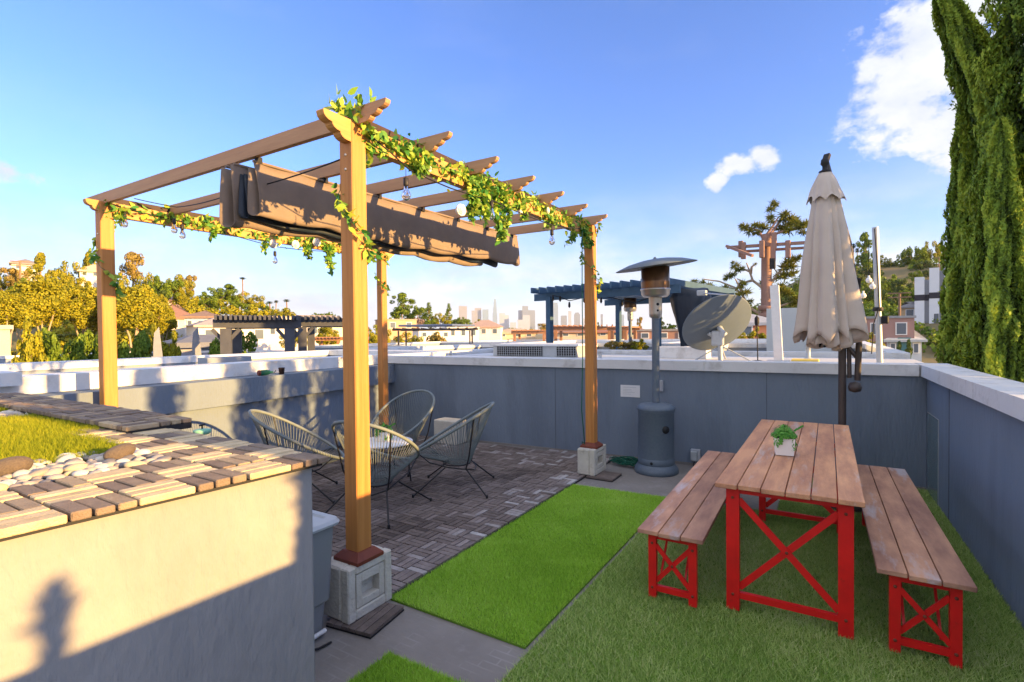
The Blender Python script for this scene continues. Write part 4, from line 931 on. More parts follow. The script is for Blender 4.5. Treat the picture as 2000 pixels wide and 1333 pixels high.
# dish
def dish():
    c = far(1400, 633, 8.1); zb = 1.162
    t = empty('satellite_dish', (c.x, c.y, zb), 0, 'large grey satellite dish seen from behind on a galvanised roof mount', 'satellite dish'); base = Vector((c.x, c.y, zb))
    nrm = (-RT*.13+UP*.64+FW*.76).normalized()      # direction the bowl opens to
    q = nrm.to_track_quat('Z', 'Y').to_matrix()
    m = MB(); pr_ = [(.02, -.085), (.2, -.072), (.36, -.04), (.48, .0), (.495, .006), (.49, .018)]
    m.lathe(pr_+[(.46, .0), (.34, -.03), (.18, -.06), (.02, -.073)], (c.x-base.x, c.y-base.y, c.z-zb), 44, mtx=q @ Matrix.Diagonal((1.04, 1.04, 1.0)).to_3x3()); m.build('bowl', M['dish'], t)
    bk = Vector((0, 0, c.z-zb))-nrm*.09
    m = MB(); m.tube([bk+q @ Vector((-.14, -.10, 0)), bk+q @ Vector((0, -.16, -.06)), bk+q @ Vector((.14, -.10, 0))], .03, 8); m.tube([bk, bk-nrm*.10, Vector((.05, -.05, c.z-zb-.28))], .04, 8); m.box(-.06, .10, -.12, .02, c.z-zb-.32, c.z-zb-.10, bev=.02)
    m.build('bracket', M['galv'], t)
    m = MB(); m.tube([(.05, -.05, c.z-zb-.28), (.06, -.05, 0)], .035, 12); m.build('mast', M['galv'], t)
    for e in ((.45, .0, .0), (-.28, -.15, 0), (.05, .45, 0)):
        m = MB(); m.tube([(.06, -.05, .22), e], .011, 6); m.build('leg', M['galv'], t)
    a = bk+nrm*.09+nrm*.62+q @ Vector((0, .12, 0)); m = MB(); m.tube([bk+nrm*.10+q @ Vector((0, .5, 0)), a], .012, 6); m.box(a.x-.07, a.x+.07, a.y-.05, a.y+.05, a.z-.04, a.z+.04, bev=.01); m.build('feed_arm', M['galv'], t)
dish()
c = far(1516, 640, 7.75)
t = empty('vent_post', (c.x, c.y, 1.162), 0, 'square white metal post standing right of the satellite dish', 'post')
m = MB(); m.bar((.03, 0, .02), (-.02, 0, 1.03), .105, .105, up=(0, 1, 0)); m.build('shaft', M['white'], t); bx(-.11, .16, -.12, .12, 0, .03, bev=.005).build('foot', M['galv'], t)
c = far(1713, 640, 8.0); 
t = empty('steel_pole', (c.x, c.y, 1.162), 0, 'tall galvanised steel pole with a black cable tied round it right of the umbrella', 'pole')
m = MB(); m.tube([(.03, 0, 0), (-.02, 0, 1.72)], .036, 14); m.build('shaft', M['galv'], t)
m = MB(); m.tube([(-.03, -.04, 1.7), (.0, -.055, 1.2), (.02, -.05, .72), (-.04, -.07, .5), (-.06, -.05, .12)], .007, 6); m.lathe([(.056, .66), (.06, .68), (.056, .71)], (.01, 0, 0), 14); m.box(.04, .12, -.05, .03, .50, .60, bev=.015); m.build('cable', M['cable'], t)
# string of bulbs between umbrella and pole, hanging cluster
t = empty('string_lights', (0, 0, 0), 0, 'short string of white globe bulbs between the umbrella and the steel pole', 'string lights'); m = MB()
P = [far(1665, 563, 7.9), far(1690, 585, 7.9), far(1708, 556, 8.0)]; m.tube(P, .006, 5); m.tube([far(1697, 470, 8.0), far(1697, 540, 8.0)], .004, 5); m.build('cable', M['cable'], t)
for px, py in ((1697, 548), (1686, 578), (1679, 592), (1671, 604), (1704, 560)):
    p = far(px, py, 7.9); m = MB(); m.lathe([(0, -.035), (.025, -.025), (.036, 0), (.025, .025), (.012, .035), (.012, .06), (0, .06)], p, 12); m.build('bulb', M['white'], t)
# clutter on the near roof
o = small_box(1545, 1600, 703, 7.6, .25, 1.162, 'toolbox', mat('yellow_tool', (.65, .5, .12), .6), 'small yellow and black tool case on the roof under the umbrella', 'tool case', 1.215)
c = far(1480, 704, 7.7); m = MB(); m.lathe([(.09, 0), (.09, .02), (.03, .03), (0, .03)], (c.x, c.y, 1.162), 16); m.tube([(c.x, c.y, 1.19), (c.x-.01, c.y, 1.70)], .008, 6); m.lathe([(.02, 1.66), (.03, 1.70), (.03, 1.76), (.0, 1.80)], (c.x-.01, c.y, 0), 10)
tag(m.build('garden_torch', M['dark']), 'slim black garden torch standing on the roof beside the white post', 'torch')
o = small_box(1485, 1513, 704, 7.5, .12, 1.162, 'orange_pouch', mat('orange_plastic', (.75, .2, .04), .5), 'small orange tray on the roof at the foot of the white post', 'tray', 1.19)
bulk = bx(-1.0, .42, 11.6, 14.4, -.0, 2.03).build('stair_bulkhead', mat('white_stucco', (.55, .58, .58), .9, (.62, .64, .63), 1.4)); tag(bulk, 'pale stucco stair bulkhead behind the closed umbrella', 'stair bulkhead')

for k, (x, y, hh, lab) in enumerate([(-3.0, 7.6, .12, 'short grey vent pipe on the roof behind the right pergola post'), (-.2, 8.7, .2, 'grey vent pipe behind the white post on the near roof'), (-5.5, 8.9, .22, 'vent pipe at the left corner of the near roof'), (-2.0, 9.0, .16, 'vent pipe beside the roof curb on the near roof')]):
    m = MB(); m.lathe([(.07, 0), (.05, .02), (.03, .03), (.03, hh), (.038, hh), (.038, hh+.015), (0, hh+.015)], (x, y, 1.162), 14); tag(m.build('vent_pipe', M['galv']), lab, 'vent pipe', 'vent pipes on the near roof')
# blue pergola with tarp, string lights and second heater
def bpergola():
    a, b = far(1073, 565, 12.5), far(1283, 572, 9.9+1.2)
    z0, zt = 0.02, 2.55
    t = empty('garden_pergola', (a.x, a.y, z0), 0, 'dark blue timber pergola with toothed rafter ends on a neighbouring terrace', 'pergola'); O = Vector((a.x, a.y, z0))
    d = (Vector((b.x, b.y, 0))-Vector((a.x, a.y, 0))); L_ = d.length; d.normalize(); n = Vector((-d.y, d.x, 0))
    # local frame: d to the right, n away from the camera
    W_ = 3.4
    for (u, w) in ((0, 0), (L_, 0), (0, W_), (L_, W_)):
        p = d*u+n*w; m = MB(); m.bar(p, p+Vector((0, 0, zt-.1-z0)), .13, .13, up=(d.x, d.y, 0)); m.build('post', M['blue'], t)
    for w in (0, W_):
        p = n*w; m = MB(); m.bar(p-d*.45+Vector((0, 0, zt-.12)), p+d*(L_+.5)+Vector((0, 0, zt-.12)), .05, .17); m.build('beam', M['blue'], t)
    for k in range(15):
        u = -.2+k*(L_+.55)/14; p = d*u; m = MB()
        m.bar(p-n*.45+Vector((0, 0, zt+.02)), p+n*(W_+.45)+Vector((0, 0, zt+.02)), .045, .13); m.build('rafter', M['blue'], t)
    return t, O, d, n, L_, W_, zt
t, O, bd, bn, bL, bW, bz = bpergola()
m = MB(); tp = far(1347, 640, 11.4); c0 = Vector((tp.x, tp.y, 0))-Vector((O.x, O.y, 0)); nn = 26; vs = []
for i in range(11):
    s = i/10; z = bz-.12-1.5*s; rr = (.40-.20*min(1, s*1.3)+.02*math.sin(s*7))*(.8+.2*min(1, s*12))
    for k in range(nn): a = 2*math.pi*k/nn; q = rr*(1+.10*math.sin(a*5+s*2)+.06*math.sin(a*9+s*5)); vs.append(O+c0+Vector((q*math.cos(a), q*math.sin(a)*.8, z+(.05*math.sin(a*2) if i == 0 else 0))))
m.add(vs, [(i*nn+k, i*nn+(k+1) % nn, (i+1)*nn+(k+1) % nn, (i+1)*nn+k) for i in range(10) for k in range(nn)]+[tuple(range(nn-1, -1, -1))], .5, True)
tag(m.build('bundled_tarp', M['tarp']), 'dark blue tarp gathered and hanging at the right end of the blue pergola', 'tarp')
t = empty('string_lights', (0, 0, 0), 0, 'string lights with small dark bulbs hanging under the blue pergola', 'string lights'); m = MB()
P = [far(*q) for q in ((1078, 577, 12.3), (1095, 581, 12.2), (1112, 588, 12.1), (1135, 583, 12), (1165, 577, 11.8), (1200, 583, 11.6), (1240, 592, 11.3), (1275, 580, 11.1))]; m.tube(P, .01, 5); m.build('cable', M['cable'], t)
for px, py in ((1080, 582), (1094, 583), (1112, 595), (1141, 585), (1174, 586), (1215, 592)):
    p = far(px, py, 12.1); m = MB(); m.lathe([(0, .06), (.02, .05), (.028, 0), (.03, -.05), (0, -.09)], p, 8); m.build('bulb', M['cable'], t)
c = far(1231, 640, 13.5); heater(c.x, c.y, .12, 'smaller-looking far patio heater standing under the blue pergola', 1.0, (.03, .02))

def slat_pergola(px0, px1, ytop, d, zt, depth, label, m_, post=.16, name='garden_pergola', zb=-.1, nr=16, n_posts=2, fasc=.28, brace=True):
    a, b = far(px0, ytop, d), far(px1, ytop, d*.995); t = empty(name, (a.x, a.y, zb), 0, label, 'pergola')
    dd = Vector((b.x-a.x, b.y-a.y, 0)); L_ = dd.length; dd.normalize(); n = Vector((-dd.y, dd.x, 0)); h = zt-zb
    for k in range(n_posts):
        for w in (0, depth):
            p = dd*(L_*k/(n_posts-1))+n*w; m = MB(); m.bar(p, p+Vector((0, 0, h-fasc)), post, post, up=(dd.x, dd.y, 0))
            if brace and w == 0:
                for s in (-1, 1): m.bar(p+Vector((0, 0, h-fasc-.38))+dd*s*.02, p+dd*s*.32+Vector((0, 0, h-fasc-.02)), post*.35, post*.35)
            m.build('post', m_, t)
    for w in (0, depth):
        m = MB(); m.bar(n*w-dd*.3+Vector((0, 0, h-fasc*.55)), n*w+dd*(L_+.3)+Vector((0, 0, h-fasc*.55)), .06, fasc*.8); m.build('beam', m_, t)
    for k in range(nr):
        p = dd*(-.2+(L_+.4)*k/(nr-1))+Vector((0, 0, h)); m = MB(); m.bar(p-n*.35, p+n*(depth+.35), .06, fasc*.45); m.build('rafter', m_, t)
    return t
slat_pergola(441, 565, 617, 15.5, 2.06, 3.0, 'dark slate timber pergola with corner braces beyond the left parapet', M['slate'], .26, nr=18, zb=-.1)
slat_pergola(590, 700, 617, 17.5, 2.12, 3.0, 'second bay of dark slate pergola, partly hidden by the nearest post', M['slate'], .24, nr=14, zb=-.1)
wood = mat('orange_timber', (.34, .17, .09), .7, (.26, .13, .07), 4); blackm = mat('thin_black_metal', (.03, .03, .035), .5)
slat_pergola(778, 922, 640, 26, 1.85, 4, 'thin black metal frame pergola with a blue shade roof on a pale roof', blackm, .08, nr=10, zb=.2, fasc=.12, brace=False)
a = far(835, 636, 26.5); o = bx(-1.6, 1.5, -.2, 2.6, 0, .10, bev=.03).build('shade_cloth', mat('blue_shade', (.10, .14, .24), .7)); o.location = (a.x, a.y, 1.95); o.rotation_euler[2] = R_(12); tag(o, 'faded blue shade cloth over the thin black frame pergola', 'shade cloth')
slat_pergola(1085, 1190, 637, 34, 1.98, 4, 'brown timber pergola far behind the right pergola post', wood, .2, nr=12, zb=0, fasc=.3, brace=False)
slat_pergola(1005, 1062, 642, 45, 1.75, 4, 'small brown timber pergola beneath the downtown towers', wood, .2, nr=8, zb=0, fasc=.3, brace=False)
slat_pergola(1196, 1222, 641, 30, 1.85, 3, 'small tan timber pergola left of the far heater', wood, .16, nr=6, zb=0, fasc=.2, brace=False)
slat_pergola(610, 660, 652, 38, 1.35, 5, 'low wooden pergola on a sunlit roof beside the dark slate pergola', wood, .16, nr=10, zb=-1.2, fasc=.2, brace=False)
# grey sail-shaped screen panels near the left pergola
for (px0, px1, y0, y1, lab) in ((374, 392, 640, 697, 'tall grey curved screen panel between the trees and the dark pergola'), (298, 316, 640, 690, 'grey screen panel half hidden by the green shrubs')):
    a, b = far(px0, y0, 17), far(px1, y0, 17); t_, u_ = Vector((a.x, a.y, 0)), Vector((b.x, b.y, 0)); dd = (u_-t_).normalized(); nn_ = Vector((-dd.y, dd.x, 0)); w = (u_-t_).length
    m = MB(); vs = []
    for q in (0, .12):
        for (u, z) in ((-.0, .4), (.02, 1.3), (.15, 1.68), (.7, 1.85), (.85, 1.5), (1.3, .4)): p = t_+dd*u*w+nn_*q; vs.append((p.x, p.y, z))
    m.add(vs, [(0, 1, 2, 3, 4, 5), (11, 10, 9, 8, 7, 6)]+[(i, (i+1) % 6+0, (i+1) % 6+6, i+6) for i in range(6)]); tag(m.build('screen_panel', mat('grey_panel', (.20, .21, .24), .8, (.25, .26, .28), 2)), lab, 'screen panel')

# ---------------- houses
glass_m = mat('window_glass', (.10, .13, .17), .15, spec=.6)
def house(px, ybase, d, w, dep, h, wall, roof, label, face=0, gable=True, wins=3, rh=None, floors=1, zb=None, door=False):
    """px,ybase: photo pixel of the middle of the wall foot; face: extra rotation"""
    p = far(px, ybase, d); zb = p.z if zb is None else zb; rz = -math.atan2(p.x, p.y)+face
    t = empty('house', (p.x, p.y, zb), rz, label, 'house')
    wm = mat('wall_%.2f_%.2f_%.2f' % wall, wall, .9, tuple(x*.88 for x in wall), .6); rm = mat('roof_%.2f_%.2f_%.2f' % roof, roof, .85, tuple(x*.75 for x in roof), 2.5, (1, 3, 1))
    wo = bx(-w/2, w/2, 0, dep, -1.5, h).build('wall', wm, t); rh = rh or h*.35
    if gable:
        m = MB(); o = .35
        vs = [(-w/2-o, -o, h), (w/2+o, -o, h), (w/2+o, dep+o, h), (-w/2-o, dep+o, h), (-w/2+dep*.35, dep/2, h+rh), (w/2-dep*.35, dep/2, h+rh)]
        m.add(vs, [(3, 2, 1, 0), (0, 1, 5, 4), (1, 2, 5), (2, 3, 4, 5), (3, 0, 4)]); m.box(-w/2-o, w/2+o, -o-.04, -o-.002, h-.2, h+.02)
    else:
        m = MB(); m.box(-w/2-.12, w/2+.12, -.12, dep+.12, h+.001, h+.22)
    m.build('roof', rm, t)
    for f in range(floors):
        fh = h/floors; z0 = f*fh+fh*.38
        for k in range(wins):
            x = -w/2+w*(k+.5)/wins; ww = min(1.1, w/wins*.36)
            if door and f == 0 and k == wins//2:
                bx(x-.5, x+.5, -.06, -.002, 0, 2.1).build('door', mat('teal_door', (.08, .2, .22), .6), t); continue
            fr = bx(x-ww/2-.09, x+ww/2+.09, -.07, -.003, z0-.09, z0+fh*.42+.09).build('window', M['white'], t)
            bx(x-ww/2, x+ww/2, -.082, -.072, z0, z0+fh*.42).build('pane', glass_m, fr)
    return t
house(343, 652, 85, 4.6, 7, 2.2, (.62, .58, .52), (.30, .17, .13), 'cream house with a brown hip roof between the ficus trees and the dark pergola', .1, rh=2)
house(392, 662, 70, 3.2, 5, 2.6, (.68, .68, .70), (.28, .19, .15), 'small white house with a gabled brown porch roof', -.2, rh=.8)
house(460, 680, 62, 7, 7, 2.4, (.72, .70, .68), (.45, .38, .34), 'low white house seen under the dark pergola roof', .2, rh=1)
house(530, 672, 75, 13, 7, 3.4, (.74, .72, .68), (.50, .42, .36), 'long white apartment building seen between the dark pergola posts', 0, False, 5)
house(625, 662, 95, 12, 8, 2.6, (.66, .60, .52), (.42, .33, .27), 'tan bungalow right of the dark pergola post', .2, rh=1.6, wins=4)
house(415, 694, 26, 2.4, 2.2, .55, (.30, .30, .33), (.17, .18, .21), 'small hipped gazebo roof left of the dark pergola', .3, rh=.35, wins=1)
house(-70, 690, 38, 3.4, 6, 1.2, (.62, .52, .36), (.40, .42, .40), 'long low beige garage with a grey roof at the far left', .1, False, 2)
house(50, 532, 120, 3.4, 5, 1.5, (.66, .64, .60), (.30, .26, .24), 'small white house high on the left hill beside the utility pole', 0, rh=1, wins=2)
house(186, 545, 112, 4.0, 5, 1.3, (.74, .72, .66), (.55, .45, .33), 'pale hillside house just left of the left front post', 0, rh=1.4)
house(345, 606, 120, 5, 6, 1.8, (.62, .50, .46), (.36, .24, .20), 'pinkish hillside house above the cream hip-roofed house', 0, rh=1.4)
house(783, 650, 110, 7.0, 6, 2.6, (.52, .34, .22), (.40, .30, .24), 'brown box-shaped house right of the left rear post', .35, False, 2)
house(850, 665, 80, 5, 6, 1.5, (.72, .72, .72), (.5, .5, .5), 'white flat-roofed house under the black frame pergola', .2, False, 3)
house(905, 664, 90, 5.5, 7, 2.0, (.72, .72, .75), (.62, .60, .58), 'white two-storey house below the left towers', .2, False, 3, floors=1)
house(945, 660, 100, 6.5, 7, 2.1, (.78, .76, .72), (.45, .32, .26), 'white house with a sloping roof edge below the tallest tower', -.1, rh=1.4)
house(1008, 662, 105, 8, 7, 1.2, (.60, .50, .36), (.50, .40, .30), 'tan gabled house beneath the cluster of downtown towers', .1, rh=.9)
house(1105, 661, 95, 8, 7, 1.1, (.58, .50, .42), (.34, .20, .15), 'tan house with a red-brown roof left of the right pergola post', 0, rh=.8)
house(1205, 659, 85, 11, 7, .9, (.60, .52, .36), (.38, .18, .13), 'long low house with a brown tiled roof right of the right pergola post', 0, rh=.7, wins=5)
house(1296, 668, 60, 6, 6, 1.2, (.42, .24, .18), (.35, .33, .33), 'low brick building behind the near patio heater', 0, False, 3)
house(1452, 668, 42, 5.0, 6, 1.4, (.50, .22, .12), (.42, .43, .45), 'orange-brown building just left of the tree-shaped tower', 0, rh=.8, wins=1)
house(1735, 672, 60, 3.9, 7, 2.4, (.40, .25, .22), (.34, .36, .38), 'mauve brick house with a flat grey roof right of the steel pole', .1, False, 2)
house(1766, 704, 60, 2.6, 7, 1.9, (.55, .60, .64), (.50, .54, .56), 'small pale blue bungalow with a gabled porch beside the striped building', .2, rh=1.2, wins=3, door=True)
house(1777, 628, 100, 2.4, 5, 2.2, (.62, .44, .26), (.30, .28, .26), 'tan hillside house just left of the striped building', 0, rh=.9, wins=1)
house(1658, 640, 95, 9, 6, 2.5, (.45, .45, .45), (.4, .38, .36), 'grey hillside house glimpsed beside the umbrella', 0, rh=1, wins=2) if False else None

# black and white striped building
def striped():
    a = far(1786, 640, 95); t = empty('apartment_building', (a.x, a.y, -8), R_(-8), 'modern white building with black bands and vertical fins beside the cypress', 'apartment building')
    wm = mat('bright_white_render', (.72, .74, .78), .7, (.66, .68, .72), 1); gm = mat('dark_band', (.03, .03, .045), .4); sg = mat('grey_render', (.32, .34, .38), .8)  # plain grey render for the recesses and rear wall
    n = 5
    hts = [17.0, 18.2, 19.2, 20.2, 21.2]
    for k in range(n):
        x = k*1.65; h = hts[k]; 
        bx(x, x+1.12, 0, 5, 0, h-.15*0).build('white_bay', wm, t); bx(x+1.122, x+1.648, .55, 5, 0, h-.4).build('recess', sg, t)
        for zb in (13.6, 8.3):
            bx(x-.02, x+1.14, -.03, -.002, zb+k*.25, zb+k*.25+.85).build('black_band', gm, t)
            bx(x+1.13, x+1.64, .50, .548, zb+k*.25, zb+k*.25+.85).build('black_band', gm, t)
        if k in (1, 3): 
            w_ = bx(x+.55, x+1.05, -.035, -.004, 9.4+k*.25, 11.4+k*.25).build('window', gm, t); bx(x+.6, x+1.0, -.045, -.036, 9.45+k*.25, 11.35+k*.25).build('pane', glass_m, w_)
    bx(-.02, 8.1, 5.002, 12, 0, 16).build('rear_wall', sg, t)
striped()

# ---------------- tower disguised as a pine
def celltower():
    d = 55; c = far(1497, 650, d); zb = -3.0; t = empty('cell_tower', (c.x, c.y, zb), 0, 'tall cell tower disguised as a bonsai-like pine beyond the satellite dish', 'cell tower')
    O = Vector((c.x, c.y, zb)); rgt = Vector((RT.x, RT.y, 0)).normalized(); k = d/1006.3*1.0; cosf = FW.x*0+1
    def Q(px, py, dep=0): p = far(px, py, d+dep); return p-O
    m = MB(); m.tube([Vector((0, 0, 0)), Q(1497, 600), Q(1497, 458)], [.50, .48, .44], 16); m.build('trunk', M['towerbark'], t)
    for (p0, p1, r) in ((Q(1420, 484, 0), Q(1580, 474, -1.0), .14), (Q(1445, 492, 1.5), Q(1580, 484, 1.2), .12), (Q(1419, 481, 0), Q(1470, 500, -2.6), .12)):
        m = MB(); m.bar(p0, p1, r*2, r*2); m.build('crossarm', M['towerbark'], t)
    for (px, py, dp) in ((1452, 489, -.5), (1539, 486, -.9), (1447, 486, 1), (1488, 486, -1.2), (1512, 470, -.9), (1510, 492, -.9)):
        p = Q(px, py, dp); m = MB(); m.box(p.x-.22, p.x+.22, p.y-.2, p.y+.2, p.z-.85, p.z+.75, bev=.05); m.build('antenna', M['towerbark'], t)
    p = Q(1509, 515, -.9); m = MB(); m.box(p.x-.25, p.x+.25, p.y-.2, p.y+.2, p.z-.5, p.z+.5, bev=.05); m.tube([p+Vector((0, 0, -.3)), p+Vector((.4, 0, -.9)), p+Vector((0, 0, -1.3))], .05, 5); m.build('equipment_box', M['dark'], t)
    for py in (602, 617): m = MB(); p = Q(1497, py); m.lathe([(.62, -.25), (.72, -.2), (.72, .2), (.62, .25)], p, 16); m.build('clamp_band', M['towerbark'], t)
    branches = [  # polylines in photo pixels with tuft sizes
        ([(1497, 460), (1511, 440), (1520, 425)], [(1511, 398, 8), (1505, 410, 9), (1505, 425, 9), (1506, 434, 8), (1515, 402, 7)]),
        ([(1505, 458), (1518, 440), (1526, 425)], [(1532, 420, 11), (1545, 428, 12), (1550, 436, 13), (1528, 430, 10), (1535, 445, 13), (1522, 448, 12), (1560, 440, 9)]),
        ([(1500, 462), (1530, 452), (1565, 444)], [(1560, 445, 11), (1572, 440, 10), (1540, 452, 12), (1568, 455, 8), (1555, 436, 8), (1579, 437, 8)]),
        ([(1492, 468), (1480, 450), (1462, 444)], [(1455, 445, 10), (1465, 452, 11), (1478, 456, 9), (1485, 443, 9), (1493, 446, 9), (1474, 441, 8), (1449, 441, 6)]),
        ([(1489, 562), (1470, 548), (1464, 530), (1458, 514)], []), ([(1466, 535), (1468, 522), (1474, 517)], [(1475, 517, 4)]), ([(1464, 530), (1452, 526)], [(1436, 520, 9), (1442, 528, 9), (1431, 513, 5), (1450, 525, 6)]),
        ([(1470, 548), (1455, 552), (1440, 545)], [(1424, 541, 10), (1432, 537, 8), (1416, 546, 6)]),
        ([(1490, 617), (1462, 600), (1452, 580), (1435, 562), (1405, 550), (1375, 546)], [(1360, 556, 9), (1355, 550, 7), (1385, 560, 9), (1400, 570, 10), (1415, 563, 9), (1372, 552, 7), (1428, 568, 9), (1395, 588, 9), (1408, 583, 9)]),
        ([(1455, 585), (1435, 585), (1412, 582)], [(1420, 580, 10), (1435, 588, 10), (1405, 590, 9), (1440, 576, 9), (1388, 598, 10), (1420, 598, 8), (1400, 600, 8)]),
        ([(1452, 578), (1444, 560), (1436, 545)], [(1450, 555, 9), (1458, 572, 10), (1465, 590, 8), (1446, 562, 8)]),
        ([(1492, 560), (1496, 556)], [(1490, 552, 8), (1499, 556, 9), (1497, 565, 8)]),
        ([(1506, 553), (1525, 530), (1540, 508)], [(1540, 512, 12), (1553, 508, 10), (1532, 525, 12), (1545, 522, 12), (1525, 542, 12), (1537, 538, 12), (1562, 503, 7), (1550, 535, 9)]),
        ([(1505, 600), (1525, 598), (1548, 590)], [(1555, 585, 12), (1540, 575, 11), (1552, 595, 10), (1530, 570, 10), (1565, 590, 9), (1525, 560, 9)])]
    n_pts = []; n_nr = []
    V = []; T = []
    for bi, (pl, tufts) in enumerate(branches):
        dep = rnd.uniform(-1.5, 1.5); pts = [Q(x, y, (i/(max(1, len(pl)-1)))*dep) for i, (x, y) in enumerate(pl)]
        m = MB(); m.tube(pts, .15, 7, r1=.055); m.build('branch', M['palebark'] if bi > 3 else M['towerbark'], t)
        for (x, y, s) in tufts:
            c_ = Q(x, y, dep*rnd.uniform(.4, 1.1)); R0 = s/1006.3*d*1.35
            for q in range(95):
                v = Vector((rnd.gauss(0, 1), rnd.gauss(0, 1), rnd.gauss(.25, .7))).normalized(); b = c_+v*R0*rnd.uniform(0, .35)+Vector((rnd.gauss(0, .12), rnd.gauss(0, .12), 0))*R0; tip = b+v*R0*rnd.uniform(.4, .85); sd_ = v.cross(Vector((rnd.random(), rnd.random(), rnd.random()))).normalized()*R0*.075
                V += [b-sd_, b+sd_, tip]; T.append(rnd.gauss(.45+.25*v.z, .2))
    quads(np.array([tuple(v) for v in V]), np.array(T), M['needle'], 'foliage', t, k=3)
celltower()

# ---------------- trees: one prototype of each habit, copied and reshaped
def clumps(kind, seed):
    r = random.Random(seed); out_ = []
    if kind == 'round':
        for k in range(48):
            a = r.uniform(0, 6.28); e = math.asin(r.uniform(-.92, 1)); q = .34*r.uniform(.72, 1)
            out_.append((q*math.cos(e)*math.cos(a), q*math.cos(e)*math.sin(a), .60+q*1.0*math.sin(e), r.uniform(.07, .12)))
        out_.append((0, 0, .6, .30))
    elif kind == 'airy':
        for k in range(26):
            a = r.uniform(0, 6.28); h = r.uniform(.35, .97); q = r.uniform(.02, .32)*math.sin(max(.25, (h-.2)/.8*math.pi*.9))
            out_.append((q*math.cos(a), q*math.sin(a), h, r.uniform(.05, .10)))
    elif kind == 'spread':
        for k in range(36):
            a = r.uniform(0, 6.28); q = .46*math.sqrt(r.random()); h = .86-.55*q-r.uniform(0, .38)
            out_.append((q*math.cos(a), q*math.sin(a), h, r.uniform(.06, .11)))
    elif kind == 'cone':
        for k in range(40):
            h = r.uniform(.10, 1)**.9; q = .24*(1.02-h)+.01; a = r.uniform(0, 6.28)
            out_.append((q*math.cos(a)*r.uniform(.5, 1), q*math.sin(a)*r.uniform(.5, 1), h*.95, .045+.05*(1-h)))
    elif kind == 'bush':
        for k in range(26):
            a = r.uniform(0, 6.28); q = .45*math.sqrt(r.random()); h = r.uniform(.1, .85)*(1-q*.9)
            out_.append((q*math.cos(a), q*math.sin(a), h, r.uniform(.08, .15)))
    return out_
def tree_proto(kind, seed, n, leaf, fm, trunkm):
    cl = clumps(kind, seed); r = np.random.default_rng(seed); cl_a = np.array(cl); wgt = cl_a[:, 3]**2; wgt /= wgt.sum()
    idx = r.choice(len(cl), n, p=wgt); d = r.normal(size=(n, 3)); d /= np.linalg.norm(d, axis=1, keepdims=True)
    rad = cl_a[idx, 3:4]*(1-np.abs(r.normal(0, .22, (n, 1)))); p = cl_a[idx, :3]+d*rad
    nr = d+r.normal(0, .55, (n, 3)); tn = .5+r.normal(0, .2, n)+.10*np.sin(idx*2.4)
    name = {'round': 'round_tree', 'airy': 'eucalyptus_tree', 'spread': 'spreading_tree', 'cone': 'conifer_tree', 'bush': 'shrub'}[kind]
    t = empty(name); cards(p, nr, leaf*r.uniform(.6, 1.4, n), tn, fm, 'crown', t, aspect=.75)
    m = MB(); rr = random.Random(seed); w = {'round': .022, 'airy': .016, 'spread': .02, 'cone': .014, 'bush': .012}[kind]
    zt = {'round': .5, 'airy': .7, 'spread': .5, 'cone': .9, 'bush': .4}[kind]
    if kind == 'round': 
        for k in range(3): a = k*2.1+.5; m.tube([(.03*math.cos(a), .03*math.sin(a), -.15), (.05*math.cos(a), .05*math.sin(a), .12), (.15*math.cos(a), .15*math.sin(a), .5)], w*.8, 6, r1=w*.4)
    else:
        m.tube([(0, 0, -.2), (.01, .01, zt*.5), (0, 0, zt)], w, 6, r1=w*.35)
        for k in range(0 if kind == 'cone' else 7):
            c_ = cl[rr.randrange(len(cl))]; z0 = min(zt*.8, c_[2]*.6); m.tube([(0, 0, z0), (c_[0]*.5, c_[1]*.5, (z0+c_[2])/2), c_[:3]], w*.45, 5, r1=w*.12)
    m.build('trunk', trunkm, t)
    return t
def palm_proto():
    t = empty('palm_tree'); m = MB(); m.tube([(0, 0, -.3), (.01, 0, .5), (.0, 0, .93)], .012, 6); m.build('trunk', M['bark'], t)
    V = []; T = []
    for k in range(150):
        a = rnd.uniform(0, 6.28); e = rnd.uniform(-1.1, 1.3); v = Vector((math.cos(a)*math.cos(e), math.sin(a)*math.cos(e), math.sin(e))); b = Vector((0, 0, .93)); L_ = .085*rnd.uniform(.8, 1.15)
        s = v.cross(Vector((0, 0, 1))).normalized()*.006; mid = b+v*L_*.6; tip = b+v*L_+Vector((0, 0, -.02)); V += [b, mid-s, tip, mid+s]; T.append(rnd.gauss(.4, .2))
    quads(np.array([tuple(v) for v in V]), np.array(T), M['fol_d'], 'crown', t); return t
PROTO = {}
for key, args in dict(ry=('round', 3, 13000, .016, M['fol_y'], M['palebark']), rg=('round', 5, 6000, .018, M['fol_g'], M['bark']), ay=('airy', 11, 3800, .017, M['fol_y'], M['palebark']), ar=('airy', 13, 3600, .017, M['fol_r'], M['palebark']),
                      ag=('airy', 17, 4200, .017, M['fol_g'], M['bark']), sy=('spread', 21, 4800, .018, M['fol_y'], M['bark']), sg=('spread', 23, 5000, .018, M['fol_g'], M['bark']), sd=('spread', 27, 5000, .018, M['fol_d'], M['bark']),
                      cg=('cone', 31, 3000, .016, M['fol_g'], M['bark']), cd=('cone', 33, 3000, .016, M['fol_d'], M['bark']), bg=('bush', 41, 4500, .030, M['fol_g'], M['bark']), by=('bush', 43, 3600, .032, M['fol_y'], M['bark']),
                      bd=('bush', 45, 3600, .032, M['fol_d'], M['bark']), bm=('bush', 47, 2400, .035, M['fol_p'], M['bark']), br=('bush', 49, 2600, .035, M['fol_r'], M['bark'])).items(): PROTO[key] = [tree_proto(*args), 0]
PROTO['pa'] = [palm_proto(), 0]
